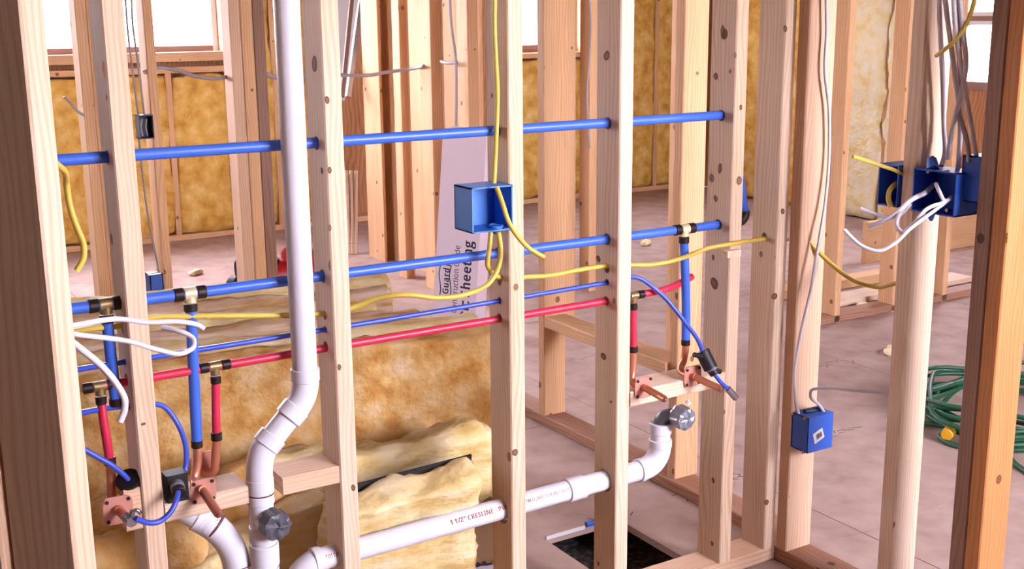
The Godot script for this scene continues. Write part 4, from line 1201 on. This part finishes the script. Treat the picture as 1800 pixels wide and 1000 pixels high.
	var hang := [
		[Vector3(2.100, 2.580, -1.700), Vector3(2.100, 1.458, -1.700), Vector3(2.116, 1.365, -1.700), Vector3(2.136, 1.257, -1.700), Vector3(2.148, 1.171, -1.700), Vector3(2.145, 1.110, -1.690), Vector3(2.124, 1.086, -1.680)],
		[Vector3(2.067, 2.580, -1.660), Vector3(2.067, 1.457, -1.660), Vector3(2.091, 1.377, -1.660), Vector3(2.113, 1.307, -1.660), Vector3(2.136, 1.235, -1.660), Vector3(2.151, 1.174, -1.660), Vector3(2.154, 1.113, -1.660), Vector3(2.154, 1.076, -1.660)],
		[Vector3(2.071, 2.580, -1.640), Vector3(2.071, 1.457, -1.640), Vector3(2.090, 1.366, -1.640), Vector3(2.120, 1.284, -1.640), Vector3(2.120, 1.214, -1.620), Vector3(2.116, 1.156, -1.600), Vector3(2.123, 1.105, -1.590)],
		[Vector3(2.076, 2.580, -1.630), Vector3(2.076, 1.457, -1.630), Vector3(2.096, 1.377, -1.630), Vector3(2.115, 1.307, -1.630), Vector3(2.131, 1.235, -1.650), Vector3(2.141, 1.174, -1.670), Vector3(2.140, 1.099, -1.680)],
		[Vector3(2.104, 2.580, -1.660), Vector3(2.104, 1.457, -1.660), Vector3(2.119, 1.388, -1.660), Vector3(2.141, 1.258, -1.660), Vector3(2.141, 1.181, -1.650), Vector3(2.133, 1.153, -1.630), Vector3(2.111, 1.103, -1.600)]]
	var hl := ["leftmost white cable of the hanging bundle, running down the pale stud", "white cable of the hanging bundle ending behind the open double box", "white cable of the hanging bundle ending in the box seen from its back", "white cable of the hanging bundle crossing over to the left", "greyish cable of the hanging bundle with a kink above the boxes"]
	for k in 5:
		single("white_cable", hose(hang[k], 0.0052), M.white_cable if k < 4 else M.grey_cable, hl[k], "cable", "hanging cables at right")
	single("yellow_cable", hose([Vector3(2.108, 1.320, -1.700), Vector3(2.094, 1.333, -1.670), Vector3(2.090, 1.354, -1.640), Vector3(2.096, 1.389, -1.620), Vector3(2.092, 1.445, -1.600), Vector3(2.075, 2.580, -1.580)], 0.0045), M.yellow_cable, "olive yellow cable slanting across the hanging white cables", "cable", "")
	# cables and boxes of the left back partition
	t = thing("outlet_box", "small dark outlet box high on the thin brown stud", "outlet box", Vector3(1.04, 0.90, -3.96))
	outlet_box(t, Vector3(1.025, 1.064, -3.975), Vector3.RIGHT, along, 0.046, 0.078, 0.05, M.box_navy)
	for k in 2:
		part("wire", hose([Vector3(1.016, 1.088, -3.970), Vector3(1.007, 1.067, -3.955), Vector3(1.014, 1.035, -3.970)] if k == 0 else [Vector3(1.031, 1.087, -3.970), Vector3(1.023, 1.066, -3.955), Vector3(1.030, 1.034, -3.970)], 0.004), M.grey_cable, t)
	t = thing("outlet_box", "small blue outlet box low on the thin brown stud", "outlet box", Vector3(1.02, 0.45, -3.98))
	outlet_box(t, Vector3(1.021, 0.526, -3.990), Vector3.RIGHT, Vector3(0, 0, -1), 0.044, 0.08, 0.06, M.box_blue)
	part("cover_edge", sleeve(Vector3(0.990, 0.570, -3.955), Vector3(1.036, 0.570, -3.955), 0.005), M.metal, t)
	var gc := "thin grey cables on the left partition"
	single("grey_cable", hose([Vector3(0.997, 2.580, -3.980), Vector3(0.997, 1.505, -3.980), Vector3(0.997, 1.344, -3.980), Vector3(1.003, 1.217, -3.980), Vector3(1.009, 1.100, -3.980)], 0.0035), M.grey_cable, "left thin cable dropping past the window to the high dark box", "cable", gc)
	single("grey_cable", hose([Vector3(1.016, 2.580, -3.970), Vector3(1.016, 1.505, -3.970), Vector3(1.011, 1.398, -3.970), Vector3(1.017, 1.290, -3.970), Vector3(1.021, 1.198, -3.970), Vector3(1.026, 1.100, -3.970)], 0.0035), M.grey_cable, "right thin cable dropping past the window to the high dark box", "cable", gc)
	single("grey_cable", hose([Vector3(1.005, 1.026, -3.980), Vector3(1.007, 0.918, -3.980), Vector3(1.016, 0.745, -3.980), Vector3(1.030, 0.608, -3.970), Vector3(1.034, 0.564, -3.970)], 0.0035), M.grey_cable, "thin cable joining the high dark box to the low blue box", "cable", gc)
	single("grey_cable", hose([Vector3(1.046, 1.236, -4.020), Vector3(1.091, 1.251, -4.020), Vector3(1.150, 1.244, -4.030), Vector3(1.232, 1.217, -4.050), Vector3(1.304, 1.207, -4.060), Vector3(1.364, 1.214, -4.070)], 0.007), M.grey_cable, "grey cable pair swagging from the thin stud to the pale pink stud", "cable", gc)
	single("grey_cable", hose([Vector3(0.784, 1.170, -4.000), Vector3(0.805, 1.146, -4.000), Vector3(0.823, 1.121, -4.000), Vector3(0.842, 1.108, -4.000)], 0.0045), M.grey_cable, "short grey cable at left of the doubled brown stud", "cable", gc)
	single("grey_cable", hose([Vector3(1.481, 1.216, -4.060), Vector3(1.573, 1.196, -4.200), Vector3(1.792, 1.181, -4.500), Vector3(2.181, 1.153, -5.000), Vector3(2.461, 1.132, -5.300), Vector3(2.740, 1.132, -5.600), Vector3(2.810, 1.143, -5.550), Vector3(2.808, 1.162, -5.400)], 0.009), M.grey_cable, "long grey cable passing behind the vent pipe to the close studs", "cable", "")
	single("grey_cable", hose([Vector3(2.802, 1.191, -5.200), Vector3(2.792, 1.186, -5.100), Vector3(2.805, 1.192, -5.050)], 0.009), M.grey_cable, "short grey cable between the last two close studs", "cable", "")
	single("grey_cable", hose([Vector3(2.772, 2.580, -5.050), Vector3(2.772, 1.508, -5.050), Vector3(2.778, 1.376, -5.050), Vector3(2.799, 1.203, -5.050), Vector3(2.799, 1.054, -5.050), Vector3(2.786, 0.781, -5.050)], 0.007), M.grey_cable, "grey cable hanging down left of the last close stud", "cable", "")
	single("grey_cable", hose([Vector3(3.461, 2.580, -4.880), Vector3(3.461, 1.505, -4.880), Vector3(3.469, 1.368, -4.880), Vector3(3.463, 1.203, -4.880), Vector3(3.450, 1.036, -4.880), Vector3(3.466, 0.751, -4.880)], 0.006), M.grey_cable, "grey cable hanging on the reddish brown stud behind", "cable", "")

# ------------------------------------------------------------------ loose things
func clutter() -> void:
	# carton of plastic sheeting
	var t := thing("sheeting_carton", "tall white plastic sheeting carton with printed side leaning on the studs", "carton", Vector3(2.545, 0.0, -4.62))
	t.rotation_degrees = Vector3(0, -54, -5)
	var c := MeshInstance3D.new()
	c.name = "carton"
	var cb := MB.new()
	cb.box(Vector3(-0.105, 0.01, -0.06), Vector3(0.105, 0.92, 0.06))
	c.mesh = cb.mesh()
	c.material_override = M.carton
	t.add_child(c)
	for q in [["Plastic Sheeting", 0.062, Vector3(0.052, 0.20, 0.0605), true, "Droid Sans"], ["Construction Grade", 0.036, Vector3(0.0, 0.25, 0.0605), false, "Droid Sans"], ["Guard", 0.042, Vector3(-0.047, 0.235, 0.0605), true, "Droid Sans"]]:
		var l := text_part(c, q[0], q[1], M.ink, q[4], q[3])
		l.rotation_degrees = Vector3(0, 0, 90)
		l.position = q[2]
	var lg := MB.new()   # the flag drawn round the mark: two wavy strokes and two ends
	for s in [-1.0, 1.0]:
		var pts := []
		for k in 9:
			pts.append(Vector3(-0.052 + s * 0.026 + 0.006 * sin(k * 0.8), 0.150 + k * 0.020, 0.0603))
		for k in 8:
			lg.quad(pts[k] + Vector3(-0.0025, 0, 0), pts[k] + Vector3(0.0025, 0, 0), pts[k + 1] + Vector3(0.0025, 0, 0), pts[k + 1] + Vector3(-0.0025, 0, 0), Vector2.ZERO, Vector2.ZERO, Vector2.ZERO, Vector2.ZERO, Vector3(0, 0, 1))
	for y in [0.150, 0.307]:
		lg.quad(Vector3(-0.080, y, 0.0603), Vector3(-0.024, y, 0.0603), Vector3(-0.024, y + 0.005, 0.0603), Vector3(-0.080, y + 0.005, 0.0603), Vector2.ZERO, Vector2.ZERO, Vector2.ZERO, Vector2.ZERO, Vector3(0, 0, 1))
	var lgo := MeshInstance3D.new()
	lgo.name = "emblem"
	lgo.mesh = lg.mesh()
	lgo.material_override = M.ink
	c.add_child(lgo)
	# red portable compressor behind the stack
	t = thing("air_compressor", "red portable compressor with black wheel behind the vent pipe", "compressor", Vector3(1.999, 0.000, -5.631))
	var p0: Vector3 = Vector3(2.083, 0.147, -5.550)
	var tk := MB.new()
	tk.sweep([p0 + Vector3(-0.24, 0, 0), p0 + Vector3(-0.22, 0, 0), p0 + Vector3(-0.17, 0, 0), p0 + Vector3(0.12, 0, 0), p0 + Vector3(0.17, 0, 0), p0 + Vector3(0.185, 0, 0)], [0.02, 0.06, 0.082, 0.082, 0.06, 0.02], 24)
	part("tank", tk, M.red_paint, t)
	var mh := MB.new()
	mh.sweep([p0 + Vector3(0.06, 0.06, 0), p0 + Vector3(0.06, 0.11, 0), p0 + Vector3(0.06, 0.135, 0)], [0.085, 0.085, 0.06], 20)
	part("motor_housing", mh, M.red_paint, t)
	part("saddle", sleeve(p0 + Vector3(-0.1, 0.06, 0), p0 + Vector3(-0.1, 0.09, 0), 0.06), M.black, t)
	var wc: Vector3 = Vector3(1.792, 0.121, -5.500)
	part("wheel", sleeve(wc + Vector3(-0.02, 0, -0.02), wc + Vector3(0.02, 0, 0.02), 0.062, 24, 0.012), M.black, t)
	part("handle", hose([wc + Vector3(0.02, 0.05, 0), wc + Vector3(0.02, 0.13, 0), wc + Vector3(0.08, 0.10, 0), p0 + Vector3(-0.2, 0.03, 0)], 0.012), M.black, t)
	part("leg", rod(p0 + Vector3(0.1, -0.07, 0), Vector3(p0.x + 0.1, 0.0, p0.z), 0.012), M.black, t)
	# green extension cord
	t = thing("extension_cord", "green extension cord coiled on the floor at right with a yellow plug", "cord", Vector3(3.56, 0, -2.45))
	var mid := Vector3(3.60, 0.0, -2.46)
	var pts := []
	for k in 132:
		var a := k * TAU / 12.0
		var r := 0.32 + 0.05 * sin(k * 1.7) + 0.035 * sin(k * 0.37)
		pts.append(mid + Vector3(cos(a) * r * 1.05 + 0.02 * sin(k * 0.21), 0.012 + 0.055 * absf(sin(k * 0.29)) * (0.5 + 0.5 * sin(k * 0.91)) + 0.0004 * k, sin(a) * r * 0.92))
	var cord := MB.new()
	var cc := curve(pts, 4)
	cord.sweep(cc, flat(0.0085, cc.size()), 8)
	part("coil", cord, M.green, t)
	part("tail", hose([Vector3(3.231, 0.010, -2.329), Vector3(3.184, 0.010, -2.359), Vector3(3.177, 0.012, -2.421), Vector3(3.202, 0.015, -2.460), Vector3(3.209, 0.030, -2.453)], 0.0085), M.green, t)
	part("tail", hose([Vector3(3.264, 0.010, -2.246), Vector3(3.200, 0.010, -2.168), Vector3(3.176, 0.010, -2.121), Vector3(3.163, 0.010, -2.052)], 0.0085), M.green, t)
	var pl := part("plug", sleeve(Vector3(3.233, 0.035, -2.441), Vector3(3.175, 0.035, -2.413), 0.020, 20, 0.003), M.plug, t)
	# leaning strips and boards by the back wall
	single("window_stand_in", slab(Vector3(2.947, 0.923, -6.900), Vector3(3.276, 1.728, -7.300), 0.16, 0.02), M.white_paint, "white board standing in for a bright back window right of the pale stud", "board")  # white slab in place of a bright window slice in the back wall
	single("metal_strip", slab(Vector3(2.829, 0.955, -6.400), Vector3(3.032, 1.536, -6.600), 0.03, 0.02), M.metal, "shiny thin metal strip leaning in the far back", "metal strip")
	single("metal_strip", slab(Vector3(2.834, 0.949, -6.500), Vector3(3.085, 1.707, -6.800), 0.025, 0.015), M.frame, "dull mauve strip leaning beside the shiny metal strip", "metal strip")
	for k in 3:
		single("wood_lath", slab([Vector3(2.847, 0.000, -6.517), Vector3(2.862, 0.000, -6.507), Vector3(2.879, 0.000, -6.496)][k], [Vector3(2.949, 0.478, -6.750), Vector3(2.980, 0.475, -6.750), Vector3(3.018, 0.472, -6.750)][k], 0.016, 0.02), M.pine, ["left pale lath of the bundle standing in the far back", "middle pale lath of the bundle standing in the far back", "right pale lath of the bundle standing in the far back"][k], "lath", "laths in the far back")
	# scraps
	for q in [[Vector3(1.885, 0.000, -6.471), "small yellow insulation scrap on the floor behind the white tee"], [Vector3(4.505, 0.000, -5.732), "small tan scrap on the floor between the middle studs"], [Vector3(4.351, 0.000, -3.843), "yellow insulation scrap on the far plate between two studs"], [Vector3(3.872, 0.000, -3.252), "tiny white scrap on the floor left of the pale right stud"]]:
		var b := batt(Vector3(0.09, 0.03, 0.05), 0.012, 0.012, 9.0, int(q[0].x * 100), 0.012)
		soft("insulation_scrap", q[1], "scrap", "", b, M.wool_pale, q[0], Vector3(0, 30, 0))
	# brown paper and printed wrapper low between the studs
	t = thing("paper_wrapper", "crumpled brown and white printed wrapper on the floor behind the middle stud", "wrapper", Vector3(1.36, 0, -2.46))
	soft_part(t, "brown_paper", batt(Vector3(0.52, 0.23, 0.16), 0.015, 0.02, 5.0, 301, 0.02), M.kraft, Vector3(-0.19, 0.0, -0.02), Vector3(0, -12.5, 0))
	var wf := soft_part(t, "printed_film", batt(Vector3(0.26, 0.03, 0.20), 0.012, 0.02, 5.0, 302, 0.02), M.film, Vector3(-0.03, 0.03, 0.13), Vector3(12, -10, 0))
	var l := text_part(t, "FIBER", 0.05, M.ink, "Droid Sans", true)
	l.position = Vector3(-0.02, 0.085, 0.10)
	l.rotation_degrees = Vector3(-78, -10, 0)
	# blue pipe end lying at the edge of the floor opening
	single("blue_pipe_end", rod(Vector3(1.795, 0.0085, -2.533), Vector3(1.90, 0.0085, -2.535), 0.008), M.blue_pipe, "blue pipe end lying at the edge of the floor opening", "pipe")
	single("white_strip", slab(Vector3(1.66, 0.002, -2.533), Vector3(1.79, 0.002, -2.533), 0.010, 0.004), M.white_paint, "white strip along the back edge of the floor opening", "strip")

func soft_part(t: Node3D, called: String, b: MB, mat: Material, at: Vector3, rot: Vector3) -> MeshInstance3D:
	var o := MeshInstance3D.new()
	o.name = called
	o.mesh = b.mesh()
	o.material_override = mat
	t.add_child(o, true)
	o.position = at
	o.rotation_degrees = rot
	return o

# a straight bar of rectangular section between two points
func slab(a: Vector3, c: Vector3, wide: float, thick: float) -> MB:
	var b := MB.new()
	var d := (c - a).normalized()
	var f := Vector3(0, 0, 1) - d * d.z
	if f.length() < 0.1:
		f = Vector3.UP
	f = f.normalized()
	var s := d.cross(f).normalized()
	var p: Array[Vector3] = []
	for k in 8:
		p.append((c if k & 4 else a) + s * (wide / 2 if k & 1 else -wide / 2) + f * (thick / 2 if k & 2 else -thick / 2))
	var m := (a + c) / 2
	for q in [[0, 1, 3, 2], [4, 5, 7, 6], [0, 1, 5, 4], [2, 3, 7, 6], [0, 2, 6, 4], [1, 3, 7, 5]]:
		b.quad(p[q[0]], p[q[1]], p[q[2]], p[q[3]], Vector2(0, 0), Vector2(0.1, 0), Vector2(0.1, 0.9), Vector2(0, 0.9), (p[q[0]] + p[q[2]]) / 2 - m)
	return b
